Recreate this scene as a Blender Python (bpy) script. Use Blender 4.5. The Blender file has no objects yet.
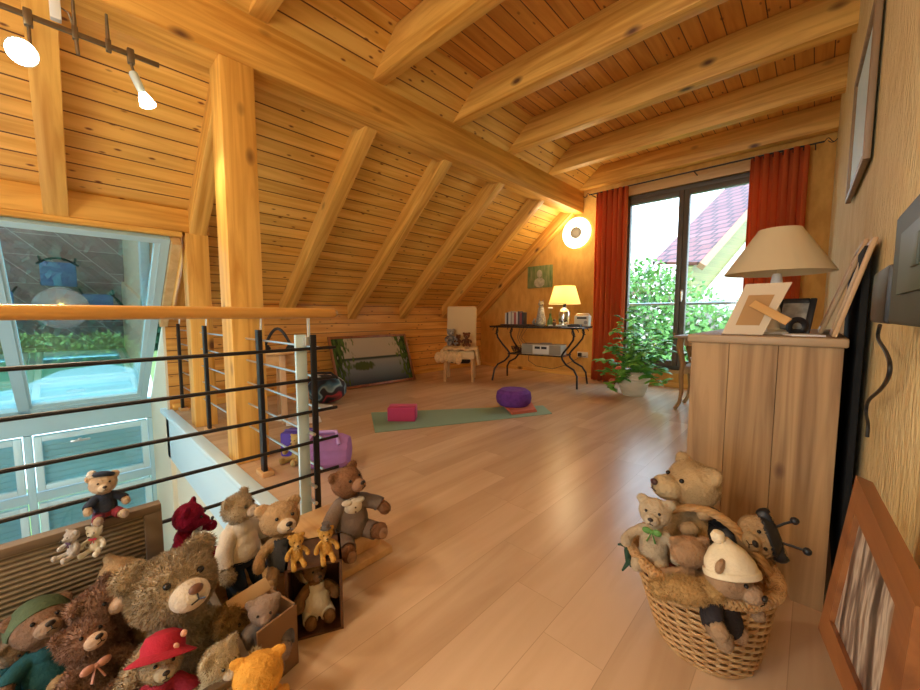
import bpy, bmesh, math, random
from mathutils import Vector, Matrix, Euler, noise as mnoise
random.seed(7)
S = bpy.context.scene; COL = S.collection; D = bpy.data
PI = math.pi
# ---------------------------------------------------------------- camera
YAW, PIT, FPX, H = math.radians(43.34), math.radians(4.588), 374.3, 1.0
cam = D.objects.new('camera', D.cameras.new('camera')); COL.objects.link(cam); S.camera = cam
cam.location = (0, 0, H); cam.rotation_euler = (PI/2-PIT, 0, YAW)
cam.data.sensor_width = 36; cam.data.lens = FPX/920*36; cam.data.clip_start = 0.02; cam.data.clip_end = 300
# ---------------------------------------------------------------- world, sun, exposure
w = D.worlds.new('sky'); S.world = w; w.use_nodes = True
nt = w.node_tree; nt.nodes.clear()
wo = nt.nodes.new('ShaderNodeOutputWorld'); bg = nt.nodes.new('ShaderNodeBackground')
tc = nt.nodes.new('ShaderNodeTexCoord'); sx = nt.nodes.new('ShaderNodeSeparateXYZ'); cr = nt.nodes.new('ShaderNodeValToRGB')
nt.links.new(tc.outputs['Generated'], sx.inputs[0]); nt.links.new(sx.outputs['Z'], cr.inputs[0])
cr.color_ramp.elements[0].position = 0.0; cr.color_ramp.elements[0].color = (0.88, 0.95, 1.0, 1)
cr.color_ramp.elements[1].position = 0.6; cr.color_ramp.elements[1].color = (0.50, 0.76, 1.0, 1)
nt.links.new(cr.outputs[0], bg.inputs[0]); bg.inputs[1].default_value = 2.9
nt.links.new(bg.outputs[0], wo.inputs[0])
sun = D.objects.new('sun', D.lights.new('sun', 'SUN')); COL.objects.link(sun)
sun.data.energy = 1.6; sun.data.angle = math.radians(2); sun.data.color = (1, 0.95, 0.86)
sun.rotation_euler = Vector((0.45, -0.55, 0.9)).to_track_quat('Z', 'Y').to_euler()
vs = S.view_settings; vs.view_transform = 'Standard'; vs.look = 'None'; vs.gamma = 1; vs.use_curve_mapping = False
vs.exposure = 1.0
try:
    S.cycles.max_bounces = 10; S.cycles.diffuse_bounces = 5; S.cycles.transparent_max_bounces = 16
except Exception: pass
def portal(name, loc, direction, sx_, sy_):
    l = D.lights.new(name, 'AREA'); l.shape = 'RECTANGLE'; l.size = sx_; l.size_y = sy_; l.cycles.is_portal = True
    o = D.objects.new(name, l); COL.objects.link(o); o.location = loc
    o.rotation_euler = Vector(direction).to_track_quat('-Z', 'Z' if abs(direction[2]) < .5 else 'Y').to_euler()
    return o
SA, CA = 0.6432, 0.7657
portal('portal_door', (-1.15, 5.93, 1.45), (0, -1, 0), 1.8, 2.6)
portal('portal_added_gable', (-1.0, -2.98, 1.3), (0, 1, 0), 2.1, 2.1)  # daylight through the added gable window behind the camera
# ---------------------------------------------------------------- pixel helpers (pixel of the photograph -> point on a plane of the room)
_cp, _sp, _cy, _sy = math.cos(PIT), math.sin(PIT), math.cos(YAW), math.sin(YAW)
VW = Vector((-_sy*_cp, _cy*_cp, -_sp)); VR = Vector((_cy, _sy, 0)); VU = VR.cross(VW); VC = Vector((0, 0, H))
def ray(px, py): return VW + VR*((px-460)/FPX) - VU*((py-345)/FPX)
def at(px, py, ax, val):
    d = ray(px, py); return VC + d*((val-VC[ax])/d[ax])
def dep(px, py, t): return VC + ray(px, py)*t
# ---------------------------------------------------------------- materials
def nodes(name):
    m = D.materials.new(name); m.use_nodes = True
    return m, m.node_tree, m.node_tree.nodes['Principled BSDF']
def N(nt, t, **k):
    n = nt.nodes.new(t)
    for a, b in k.items():
        if a in ('operation', 'blend_type', 'data_type', 'feature', 'noise_dimensions', 'voronoi_dimensions', 'distance', 'wave_type', 'bands_direction', 'interpolation'): setattr(n, a, b)
        else: n.inputs[a].default_value = b
    return n
def ramp(nt, fac, stops):
    r = nt.nodes.new('ShaderNodeValToRGB'); e = r.color_ramp.elements
    while len(e) < len(stops): e.new(0.5)
    for i, (p, c) in enumerate(stops): e[i].position = p; e[i].color = (*c, 1)
    nt.links.new(fac, r.inputs[0]); return r.outputs[0]
def mixc(nt, fac, a, b, mode='MIX'):
    m = nt.nodes.new('ShaderNodeMix'); m.data_type = 'RGBA'; m.blend_type = mode
    for s, v in ((m.inputs[0], fac), (m.inputs[6], a), (m.inputs[7], b)):
        if hasattr(v, 'is_output'): nt.links.new(v, s)
        elif isinstance(v, tuple): s.default_value = (*v, 1)
        else: s.default_value = v
    return m.outputs[2]
def math_(nt, op, a, b=0.0, c=None):
    m = nt.nodes.new('ShaderNodeMath'); m.operation = op
    for i, v in enumerate((a, b) if c is None else (a, b, c)):
        if hasattr(v, 'is_output'): nt.links.new(v, m.inputs[i])
        else: m.inputs[i].default_value = v
    return m.outputs[0]
def bump(nt, p, h, strength, dist=0.01):
    b = nt.nodes.new('ShaderNodeBump'); b.inputs['Strength'].default_value = strength; b.inputs['Distance'].default_value = dist
    nt.links.new(h, b.inputs['Height']); nt.links.new(b.outputs[0], p.inputs['Normal'])
def mat(name, col, rough=0.6, metal=0.0, var=0.0, nscale=8, bmp=0.0, bscale=60, col2=None, spec=None, emit=None, estr=0.0, stretch=(1, 1, 1), sub=0):
    m, t, p = nodes(name)
    p.inputs['Base Color'].default_value = (*col, 1); p.inputs['Roughness'].default_value = rough; p.inputs['Metallic'].default_value = metal
    if spec is not None: p.inputs['Specular IOR Level'].default_value = spec
    if emit: p.inputs['Emission Color'].default_value = (*emit, 1); p.inputs['Emission Strength'].default_value = estr
    if var or bmp or col2:
        tc = t.nodes.new('ShaderNodeTexCoord'); mp = t.nodes.new('ShaderNodeMapping'); mp.inputs['Scale'].default_value = stretch
        t.links.new(tc.outputs['Object'], mp.inputs[0])
        n = N(t, 'ShaderNodeTexNoise', Scale=nscale, Detail=4.0); t.links.new(mp.outputs[0], n.inputs['Vector'])
        if col2 or var:
            c2 = col2 or tuple(max(0, c*(1-var)) for c in col)
            c = ramp(t, n.outputs[0], [(0.35, c2), (0.65, col)]); t.links.new(c, p.inputs['Base Color'])
        if bmp:
            n2 = N(t, 'ShaderNodeTexNoise', Scale=bscale, Detail=3.0); t.links.new(mp.outputs[0], n2.inputs['Vector'])
            bump(t, p, n2.outputs[0], bmp, .03 if bmp == .9 else .01)
    return m
def wood(name, light, dark, axis=1, knots=True, rough=0.5, scale=1.0, knotcol=(0.13, 0.045, 0.012), kth=0.085):
    m, t, p = nodes(name); p.inputs['Roughness'].default_value = rough
    tc = t.nodes.new('ShaderNodeTexCoord'); oi = t.nodes.new('ShaderNodeObjectInfo')
    ad = t.nodes.new('ShaderNodeVectorMath'); ad.operation = 'ADD'; t.links.new(tc.outputs['Object'], ad.inputs[0])
    sc = t.nodes.new('ShaderNodeVectorMath'); sc.operation = 'SCALE'; sc.inputs[3].default_value = 7.0
    cx = t.nodes.new('ShaderNodeCombineXYZ')
    for i in range(3): t.links.new(oi.outputs['Random'], cx.inputs[i])
    t.links.new(cx.outputs[0], sc.inputs[0]); t.links.new(sc.outputs[0], ad.inputs[1])
    mp = t.nodes.new('ShaderNodeMapping'); s = [14*scale]*3; s[axis] = 0.8*scale; mp.inputs['Scale'].default_value = s
    t.links.new(ad.outputs[0], mp.inputs[0])
    n = N(t, 'ShaderNodeTexNoise', Scale=1.0, Detail=5.0, Distortion=1.2); t.links.new(mp.outputs[0], n.inputs['Vector'])
    c = ramp(t, n.outputs[0], [(0.32, dark), (0.62, light)])
    if knots:
        mk = t.nodes.new('ShaderNodeMapping'); s = [4.2*scale]*3; s[axis] = 2.2*scale; mk.inputs['Scale'].default_value = s
        t.links.new(ad.outputs[0], mk.inputs[0])
        v = N(t, 'ShaderNodeTexVoronoi', Scale=1.0); t.links.new(mk.outputs[0], v.inputs['Vector'])
        k = ramp(t, v.outputs['Distance'], [(kth*0.6, (1, 1, 1)), (kth*1.9, (0, 0, 0))])
        c = mixc(t, k, c, knotcol)
    t.links.new(c, p.inputs['Base Color']); bump(t, p, n.outputs[0], 0.08, 0.004)
    return m
def planks(name, u, width, axis, light, dark, groove, rough=0.5, length=None, gw=0.045, knots=True, streak=14.0, bumps=0.5):
    """boards; u = vector across the boards, axis = index along the boards"""
    m, t, p = nodes(name); p.inputs['Roughness'].default_value = rough
    tc = t.nodes.new('ShaderNodeTexCoord'); pos = tc.outputs['Object']
    dt = t.nodes.new('ShaderNodeVectorMath'); dt.operation = 'DOT_PRODUCT'; t.links.new(pos, dt.inputs[0]); dt.inputs[1].default_value = tuple(x/width for x in u)
    uu = dt.outputs['Value']; fr = math_(t, 'FRACT', uu); fl = math_(t, 'FLOOR', uu)
    wn = t.nodes.new('ShaderNodeTexWhiteNoise'); wn.noise_dimensions = '1D'; t.links.new(fl, wn.inputs['W'])
    rnd = wn.outputs['Value']
    sx = t.nodes.new('ShaderNodeSeparateXYZ'); t.links.new(pos, sx.inputs[0]); along = sx.outputs[axis]
    cell = rnd
    if length:
        v = math_(t, 'ADD', math_(t, 'DIVIDE', along, length), math_(t, 'MULTIPLY', rnd, 7.3)); vf = math_(t, 'FRACT', v)
        wn2 = t.nodes.new('ShaderNodeTexWhiteNoise'); wn2.noise_dimensions = '2D'
        cb = t.nodes.new('ShaderNodeCombineXYZ'); t.links.new(fl, cb.inputs[0]); t.links.new(math_(t, 'FLOOR', v), cb.inputs[1]); t.links.new(cb.outputs[0], wn2.inputs['Vector']); cell = wn2.outputs['Value']
    cb = t.nodes.new('ShaderNodeCombineXYZ'); t.links.new(math_(t, 'MULTIPLY', uu, width*streak), cb.inputs[0])
    t.links.new(math_(t, 'MULTIPLY', along, 0.9), cb.inputs[1]); t.links.new(math_(t, 'MULTIPLY', cell, 31.0), cb.inputs[2])
    n = N(t, 'ShaderNodeTexNoise', Scale=1.0, Detail=5.0, Distortion=1.0); t.links.new(cb.outputs[0], n.inputs['Vector'])
    c = ramp(t, n.outputs[0], [(0.3, dark), (0.65, light)])
    hv = ramp(t, cell, [(0, (0.86, 0.82, 0.78)), (1, (1.08, 1.06, 1.04))]); c = mixc(t, 0.8, c, hv, 'MULTIPLY')
    if knots:
        kb = t.nodes.new('ShaderNodeCombineXYZ'); t.links.new(math_(t, 'MULTIPLY', uu, width*15), kb.inputs[0]); t.links.new(math_(t, 'MULTIPLY', along, 6.0), kb.inputs[1]); t.links.new(math_(t, 'MULTIPLY', cell, 17.0), kb.inputs[2])
        v = N(t, 'ShaderNodeTexVoronoi', Scale=1.0); t.links.new(kb.outputs[0], v.inputs['Vector'])
        c = mixc(t, ramp(t, v.outputs['Distance'], [(0.07, (1, 1, 1)), (0.16, (0, 0, 0))]), c, (0.20, 0.06, 0.012))
    g = math_(t, 'LESS_THAN', fr, gw)
    if length: g = math_(t, 'MAXIMUM', g, math_(t, 'LESS_THAN', vf, gw*width/length*0.8))
    c = mixc(t, g, c, groove); t.links.new(c, p.inputs['Base Color'])
    bump(t, p, math_(t, 'SUBTRACT', 1.0, g), bumps, 0.006)
    return m
def glass(name, refl, tint=(1, 1, 1), rcol=(1, 1, 1), rough=0.0):
    m = D.materials.new(name); m.use_nodes = True; t = m.node_tree; t.nodes.clear()
    o = t.nodes.new('ShaderNodeOutputMaterial'); mx = t.nodes.new('ShaderNodeMixShader'); tr = t.nodes.new('ShaderNodeBsdfTransparent'); gl = t.nodes.new('ShaderNodeBsdfGlossy')
    tr.inputs[0].default_value = (*tint, 1); gl.inputs[0].default_value = (*rcol, 1); gl.inputs['Roughness'].default_value = rough; mx.inputs[0].default_value = refl
    t.links.new(tr.outputs[0], mx.inputs[1]); t.links.new(gl.outputs[0], mx.inputs[2]); t.links.new(mx.outputs[0], o.inputs[0]); return m
def shade_mat(name, col, trans=0.5):
    m = D.materials.new(name); m.use_nodes = True; t = m.node_tree; t.nodes.clear()
    o = t.nodes.new('ShaderNodeOutputMaterial'); mx = t.nodes.new('ShaderNodeMixShader'); a = t.nodes.new('ShaderNodeBsdfDiffuse'); b = t.nodes.new('ShaderNodeBsdfTranslucent')
    a.inputs[0].default_value = (*col, 1); b.inputs[0].default_value = (*col, 1); mx.inputs[0].default_value = trans
    t.links.new(a.outputs[0], mx.inputs[1]); t.links.new(b.outputs[0], mx.inputs[2]); t.links.new(mx.outputs[0], o.inputs[0]); return m
PL, PD = (0.82, 0.47, 0.105), (0.56, 0.25, 0.032)
M = {}
M['pine_x'] = wood('pine_x', PL, PD, 0); M['pine_y'] = wood('pine_y', PL, PD, 1); M['pine_z'] = wood('pine_z', PL, PD, 2)
M['boards_slope'] = planks('boards_slope', (CA, 0, SA), 0.122, 1, (0.86, 0.52, 0.125), (0.66, 0.33, 0.045), (0.13, 0.04, 0.006), gw=.075)
M['boards_ceil'] = planks('boards_ceil', (1, 0, 0), 0.125, 1, (0.74, 0.36, 0.07), (0.56, 0.22, 0.03), (0.10, 0.03, 0.005), gw=.06)
M['boards_knee'] = planks('boards_knee', (0, 0, 1), 0.125, 1, (0.76, 0.40, 0.09), (0.58, 0.24, 0.035), (0.12, 0.04, 0.008), gw=.06)
M['floor'] = planks('laminate', (1, 0, 0), 0.19, 1, (0.67, 0.49, 0.32), (0.57, 0.40, 0.25), (0.48, 0.33, 0.20), rough=0.26, length=1.3, gw=0.012, knots=False, streak=9, bumps=0.1)
M['paper_back'] = mat('wallpaper_lamp_orange', (0.74, 0.42, 0.10), 0.85, col2=(0.62, 0.33, 0.07), nscale=14, bmp=0.5, bscale=55, stretch=(1, 1, 0.35))  # same wallpaper with the orange of the lamps put into its colour
M['paper'] = mat('wallpaper', (0.76, 0.60, 0.31), 0.8, col2=(0.68, 0.51, 0.24), nscale=14, bmp=0.9, bscale=55, stretch=(1, 1, 0.35))
M['white'] = mat('white_lacquer', (0.75, 0.80, 0.82), 0.45)
M['pvc'] = mat('daylight_blue_frame', (0.42, 0.62, 0.68), 0.4)  # white PVC with the blue of daylight put into its colour
M['plaster'] = mat('cream_plaster', (0.72, 0.66, 0.50), 0.9, bmp=0.2)
M['fascia'] = mat('pale_blue_fascia', (0.62, 0.80, 0.86), 0.5)
M['frame_grey'] = mat('grey_brown_door_frame', (0.12, 0.105, 0.085), 0.45)
M['iron'] = mat('black_iron', (0.015, 0.014, 0.016), 0.45, 0.3)
M['steel'] = mat('brushed_steel', (0.62, 0.64, 0.64), 0.3, 0.85); M['dark_steel'] = mat('dull_nickel', (0.22, 0.20, 0.16), 0.35, 0.9)
M['silver'] = mat('silver_paint', (0.58, 0.74, 0.76), 0.35, 0.2)
M['handrail'] = wood('varnished_beech', (0.70, 0.38, 0.10), (0.52, 0.25, 0.055), 1, False, 0.3)
M['handrail_x'] = wood('varnished_beech_x', (0.70, 0.38, 0.10), (0.52, 0.25, 0.055), 0, False, 0.3)
M['beech'] = wood('light_beech', (0.74, 0.48, 0.24), (0.62, 0.38, 0.17), 2, False, 0.4)
M['beech_x'] = wood('light_beech_x', (0.74, 0.46, 0.20), (0.62, 0.34, 0.13), 0, False, 0.4)
M['greywood'] = wood('weathered_oak', (0.46, 0.28, 0.12), (0.22, 0.115, 0.04), 2, True, 0.6, 1.1, (0.13, 0.06, 0.025), 0.05)
M['greywood_top'] = wood('weathered_oak_top', (0.44, 0.31, 0.18), (0.28, 0.18, 0.09), 0, True, 0.5, 0.8, (0.16, 0.08, 0.035))
M['darkwood'] = wood('dark_wood', (0.10, 0.04, 0.018), (0.04, 0.015, 0.008), 2, False, 0.4)
M['redwood'] = wood('red_brown_wood', (0.30, 0.105, 0.03), (0.19, 0.06, 0.018), 1, False, 0.35)
M['white_em'] = mat('lit_glass', (1, 0.9, 0.7), 0.3, emit=(1.0, 0.84, 0.52), estr=2.2)
M['bulb'] = mat('lit_bulb', (1, 1, 1), 0.3, emit=(1.0, 0.93, 0.72), estr=14)
M['black'] = mat('black_plastic', (0.012, 0.012, 0.014), 0.45)
M['cream'] = mat('cream_fabric', (0.78, 0.62, 0.36), 0.9, bmp=0.15, bscale=200)
M['chrome'] = mat('silvered_glass', (0.75, 0.75, 0.7), 0.12, 1.0)
M['paperwhite'] = mat('white_card', (0.82, 0.82, 0.8), 0.7)
M['eye'] = mat('black_button', (0.01, 0.008, 0.008), 0.15)
# ---------------------------------------------------------------- object helpers
def tag(o, label=None, cat=None, group=None, kind=None):
    if label: o['label'] = label
    if cat: o['category'] = cat
    if group: o['group'] = group
    if kind: o['kind'] = kind
    return o
def empty(name, loc=(0, 0, 0), rz=0, label=None, cat=None, group=None, kind=None, rot=None):
    o = D.objects.new(name, None); COL.objects.link(o); o.location = loc; o.rotation_euler = rot or (0, 0, rz)
    o.empty_display_size = 0.1
    return tag(o, label, cat, group, kind)
class MB:
    """collects vertices and faces of ONE mesh"""
    def __init__(s): s.v = []; s.f = []; s.mi = []; s.cur = 0
    def add(s, vs, fs):
        b = len(s.v); s.v += [tuple(v) for v in vs]; s.f += [tuple(i+b for i in f) for f in fs]; s.mi += [s.cur]*len(fs); return s
    def box(s, a, b, bev=0.0, M4=None):
        (x0, y0, z0), (x1, y1, z1) = [min(p, q) for p, q in zip(a, b)], [max(p, q) for p, q in zip(a, b)]
        e = min(bev, (x1-x0)*.45, (y1-y0)*.45, (z1-z0)*.45)
        if e <= 0:
            vs = [(x, y, z) for x in (x0, x1) for y in (y0, y1) for z in (z0, z1)]
            fs = [(0, 1, 3, 2), (4, 6, 7, 5), (0, 4, 5, 1), (2, 3, 7, 6), (0, 2, 6, 4), (1, 5, 7, 3)]
        else:
            bm = bmesh.new(); bmesh.ops.create_cube(bm, size=1)
            for v in bm.verts: v.co = Vector(((x0+x1)/2+v.co.x*(x1-x0), (y0+y1)/2+v.co.y*(y1-y0), (z0+z1)/2+v.co.z*(z1-z0)))
            bmesh.ops.bevel(bm, geom=bm.edges[:], offset=e, segments=2, affect='EDGES', profile=0.5)
            bm.verts.index_update(); vs = [v.co.copy() for v in bm.verts]; fs = [[v.index for v in f.verts] for f in bm.faces]; bm.free()
        if M4: vs = [M4 @ Vector(v) for v in vs]
        return s.add(vs, fs)
    def tube(s, pts, r, n=8, closed=False, flat=None):
        pts = [Vector(p) for p in pts]; m = len(pts); vs = []; up = None
        rs = r if isinstance(r, (list, tuple)) else [r]*m
        for i, p in enumerate(pts):
            if closed: t = pts[(i+1) % m]-pts[i-1]
            else: t = pts[min(i+1, m-1)]-pts[max(i-1, 0)]
            if t.length < 1e-9: t = Vector((0, 0, 1))
            t.normalize()
            if up is None:
                up = Vector((0, 0, 1)) if abs(t.z) < .9 else Vector((1, 0, 0))
            a = t.cross(up)
            if a.length < 1e-6: a = t.orthogonal()
            a.normalize(); b = a.cross(t).normalized(); up = b
            for k in range(n):
                an = 2*PI*k/n; vs.append(p + a*math.cos(an)*rs[i] + b*math.sin(an)*rs[i]*(flat or 1))
        fs = []
        for i in range(m if closed else m-1):
            j = (i+1) % m
            for k in range(n): l = (k+1) % n; fs.append((i*n+k, i*n+l, j*n+l, j*n+k))
        if not closed: fs.append(tuple(range(n-1, -1, -1))); fs.append(tuple((m-1)*n+k for k in range(n)))
        return s.add(vs, fs)
    def lathe(s, prof, n=32, c=(0, 0, 0), M4=None, capt=True):
        vs = []; fs = []
        for r, z in prof:
            for k in range(n): a = 2*PI*k/n; vs.append(Vector((r*math.cos(a), r*math.sin(a), z)))
        for i in range(len(prof)-1):
            for k in range(n): l = (k+1) % n; fs.append((i*n+k, i*n+l, (i+1)*n+l, (i+1)*n+k))
        if capt:
            if prof[0][0] > 1e-5: fs.append(tuple(range(n-1, -1, -1)))
            if prof[-1][0] > 1e-5: fs.append(tuple((len(prof)-1)*n+k for k in range(n)))
        if M4: vs = [M4 @ v for v in vs]
        vs = [v+Vector(c) for v in vs]; return s.add(vs, fs)
    def prism(s, poly, thick, M4=None):
        """poly in local XY, extruded along +Z by thick"""
        n = len(poly); vs = [Vector((x, y, 0)) for x, y in poly]+[Vector((x, y, thick)) for x, y in poly]
        fs = [tuple(range(n-1, -1, -1)), tuple(range(n, 2*n))]+[(i, (i+1) % n, n+(i+1) % n, n+i) for i in range(n)]
        if M4: vs = [M4 @ v for v in vs]
        return s.add(vs, fs)
    def ball(s, c, r, sub=2, M4=None):
        r = r if isinstance(r, (tuple, list)) else (r, r, r)
        bm = bmesh.new(); bmesh.ops.create_icosphere(bm, subdivisions=sub, radius=1)
        vs = [Vector((v.co.x*r[0], v.co.y*r[1], v.co.z*r[2])) for v in bm.verts]; bm.verts.index_update(); fs = [[v.index for v in f.verts] for f in bm.faces]; bm.free()
        if M4: vs = [M4.to_3x3() @ v for v in vs]
        c = Vector(c); return s.add([v+c for v in vs], fs)
    def build(s, name, mt, parent=None, smooth=True, loc=None, rz=0, fix=True, **kw):
        me = D.meshes.new(name); me.from_pydata(s.v, [], s.f)
        for x in (mt if isinstance(mt, (list, tuple)) else [mt]): me.materials.append(x)
        if any(s.mi): me.polygons.foreach_set('material_index', s.mi)
        if fix:
            bm = bmesh.new(); bm.from_mesh(me); bmesh.ops.recalc_face_normals(bm, faces=bm.faces[:]); bm.to_mesh(me); bm.free()
        if smooth:
            me.polygons.foreach_set('use_smooth', [True]*len(me.polygons)); me.set_sharp_from_angle(angle=math.radians(38))
        me.update(); o = D.objects.new(name, me); COL.objects.link(o)
        if parent: o.parent = parent
        if loc is not None: o.location = loc
        if rz: o.rotation_euler = (0, 0, rz)
        return tag(o, **kw) if kw else o
def struct(name, mb, mt, **k): return mb.build(name, mt, kind='structure', **k)
def beam(name, loc, size, mt, label, group, rot=None, cat='beam'):
    mb = MB(); mb.box((0, 0, 0), size, 0.008); o = mb.build(name, mt, loc=loc, smooth=True); 
    if rot: o.rotation_euler = rot
    return tag(o, label, cat, group)
def face_basis(origin, ex, ey):
    """matrix whose local x,y lie along ex,ey"""
    ex = Vector(ex).normalized(); ey = Vector(ey); ey = (ey-ex*ey.dot(ex)).normalized(); ez = ex.cross(ey)
    m = Matrix((ex, ey, ez)).transposed().to_4x4(); m.translation = Vector(origin); return m
# ================================================================= SETTING
XW, YB, XK, XR = 0.14, 5.75, -4.85, -1.68
struct('floor', MB().box((XR-.02, -3, -.2), (XW, YB, 0)).box((XK, .72, -.2), (XR-.02, YB, 0)), M['floor'], smooth=False)
struct('ceiling', MB().box((-2.6, -3, 3.20), (XW+.3, YB+.3, 3.33)), M['boards_ceil'], smooth=False)
struct('wall_right', MB().add([(XW-(y-1.7)*.0165+dx, y, z) for dx in (0, .3) for y in (-3.2, YB+.3) for z in (-2.8, 3.33)], [(0, 1, 3, 2), (4, 6, 7, 5), (0, 4, 5, 1), (2, 3, 7, 6), (0, 2, 6, 4), (1, 5, 7, 3)]), M['paper'], smooth=False)
def zU(x): return 0.93+0.84*(x+4.85)      # underside of the rafters
def zB(x): return zU(x)+0.22             # underside of the boards
def slope_piece(y0, y1, x0, x1):
    a = (x0, zB(x0)); b = (x1, zB(x1)); mb = MB(); vs = []
    for y in (y0, y1): vs += [(a[0], y, a[1]), (b[0], y, b[1]), (b[0]-.06, y, b[1]+.1), (a[0]-.06, y, a[1]+.1)]
    return mb.add(vs, [(0, 1, 2, 3), (7, 6, 5, 4), (0, 4, 5, 1), (1, 5, 6, 2), (2, 6, 7, 3), (3, 7, 4, 0)])
sp = slope_piece(.72, YB+.2, XK-.1, -2.36)
for a in (slope_piece(-3, .72, -4.0, -2.36),): sp.add(a.v, a.f)
struct('wall_slope', sp, M['boards_slope'], smooth=False)
struct('wall_left', MB().box((XK-.12, .72, -.2), (XK, YB+.2, zB(XK)+.02)), M['boards_knee'], smooth=False)
# back wall with the balcony door opening
DL, DR, DT, DB = -2.14, -0.30, 2.72, 0.24
wb = MB().box((XK-.1, YB, -.2), (DL, YB+.28, 3.33)).box((DR, YB, -.2), (XW, YB+.28, 3.33)).box((DL, YB, DT), (DR, YB+.28, 3.33)).box((DL, YB, -.2), (DR, YB+.28, DB))
struct('wall_back', wb, M['paper_back'], smooth=False)
struct('wall_front', MB().box((-6.2, -3.25, -2.8), (-2.05, -3, 3.33)).box((0.0, -3.25, -2.8), (XW, -3, 3.33)).box((-2.05, -3.25, -2.8), (0, -3, .25)).box((-2.05, -3.25, 2.35), (0, -3, 3.33)), M['plaster'], smooth=False)  # opening is for the added gable window, unseen behind the camera
struct('baseboard_back', MB().box((XK, YB-.02, 0), (-2.3, YB, .07), .004).box((-2.3, YB-.02, 0), (XW, YB, .07), .004), M['pine_x'])
struct('baseboard_left', MB().box((XK, .74, 0), (XK+.02, YB-.02, .07), .004), M['pine_y'])
# lower storey seen through the stair opening
struct('floor_lower', MB().box((-6.1, -3, -2.8), (XR+1.2, .9, -2.6)),
       planks('terracotta_tiles', (.7071, .7071, 0), 0.33, 0, (0.34, 0.27, 0.26), (0.26, 0.19, 0.18), (0.50, 0.46, 0.44), rough=.4, gw=.035, knots=False, length=.33), smooth=False)
struct('wall_lower', MB().box((-6.1, .74, -2.8), (XR+1.2, .95, -.2)).box((XR, -3, -2.8), (XR+.2, .74, -.2)), M['plaster'], smooth=False)
struct('wall_cheek', MB().add([(-6.06, .7, -2.6), (-4.86, .7, -2.6), (-4.86, .7, .93), (-6.06, .7, -.08), (-6.06, .9, -2.6), (-4.86, .9, -2.6), (-4.86, .9, .93), (-6.06, .9, -.08)],
       [(0, 1, 2, 3), (7, 6, 5, 4), (0, 4, 5, 1), (1, 5, 6, 2), (2, 6, 7, 3), (3, 7, 4, 0)]), M['plaster'], smooth=False)
tb = MB().box((-5.0, .7, -.52), (XR-.02, .74, -.03), .004).box((-5.0, .655, -.035), (XR-.02, .74, .012), .006)
struct('trim_slab_edge', tb, M['fascia'])
# ---- glazed roof slope (window_1)
def gl(s, y, h=0.0):      # s metres down the glazing from its top, h off the plane towards the room
    return (-4.0-s*CA+h*SA, y, 1.665-s*SA-h*CA)
def glbar(s0, s1, y0, y1, h0=-.05, h1=.05):
    vs = [gl(s, y, h) for s in (s0, s1) for y in (y0, y1) for h in (h0, h1)]
    return vs, [(0, 1, 3, 2), (4, 6, 7, 5), (0, 4, 5, 1), (2, 3, 7, 6), (0, 2, 6, 4), (1, 5, 7, 3)]
SL = 2.62; COATED = glass('mirror_coated_glass', .5, (0.55, 0.78, 0.80), (0.95, 0.98, 1.0))
w1 = empty('window_1', gl(0, -1), kind='structure'); w1.location = (0, 0, 0)
mb = MB()
for a in ((0, SL, .60, .66), (0, .05, -3, .6), (SL-.1, SL, -3, .6), (0, SL, -.37, -.29), (0, SL, -1.4, -1.32), (0, SL, -2.4, -2.32)): mb.add(*glbar(*a))
mb.build('window_frame', M['pvc'], w1)
mb = MB(); mb.add(*glbar(.05, SL-.1, .565, .60, -.03, .03)); mb.add(*glbar(.05, .07, -.29, .565, -.03, .03)); mb.add(*glbar(SL-.16, SL-.1, -.29, .565, -.03, .03)); mb.add(*glbar(.05, SL-.1, -.29, -.27, -.03, .03))
mb.build('sash', mat('pale_sash', (0.50, 0.70, 0.74), 0.4), w1)
for a, b in ((-3, -2.4), (-2.32, -1.4), (-1.32, -.37), (-.27, .565)):
    MB().add(*glbar(.05, SL-.1, a, b, -.004, .004)).build('pane', COATED, w1, smooth=False)
struct('trim_glazing_top', MB().box((-4.14, -3, 1.66), (-3.93, .74, 1.70), .004), M['pine_y'])
struct('trim_glazing_side', MB().add(*glbar(0, 1.1, .665, .73, -.1, .1)), wood('pale_side_trim', (0.74, 0.52, 0.24), (0.62, 0.4, 0.16), 0, False))
# ---- lower window wall (window_2) under the glazed slope
w2 = empty('window_2', (-6.0, 0, -2.6), kind='structure'); w2.location = (0, 0, 0)
mb = MB().box((-6.14, -3, -.28), (-5.98, .72, -.02), .01)
for y in (.66, -.36, -1.4, -2.4): mb.box((-6.12, y, -2.6), (-5.984, y+.06, -.285), .006)
mb.box((-6.1, -3, -1.02), (-5.99, .7, -.92), .006).box((-6.1, -3, -2.6), (-5.99, .7, -2.5), .006)
mb.build('window_frame', M['pvc'], w2)
mb = MB()
for ya, yb in ((-.30, .66), (-1.34, -.36), (-2.34, -1.4)):
    for z0, z1 in ((-.90, -.30), (-2.48, -1.04)):
        mb.box((-6.05, ya+.01, z0), (-5.965, ya+.07, z1), .006).box((-6.05, yb-.07, z0), (-5.965, yb-.01, z1), .006).box((-6.05, ya+.07, z1-.06), (-5.965, yb-.07, z1), .006).box((-6.05, ya+.07, z0), (-5.965, yb-.07, z0+.06), .006)
mb.build('sash', mat('daylight_blue_sash', (0.55, 0.74, 0.78), 0.4), w2)  # white sash, daylight blue mixed into its colour
mb = MB()
for ya, yb in ((-.23, .59), (-1.27, -.43), (-2.27, -1.47)):
    for z0, z1 in ((-.84, -.36), (-2.42, -1.1)): mb.box((-6.02, ya, z0), (-6.015, yb, z1))
mb.build('pane', glass('clear_lower_glass', .08, (0.8, 0.95, 0.97)), w2, smooth=False)
mb = MB()
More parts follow.
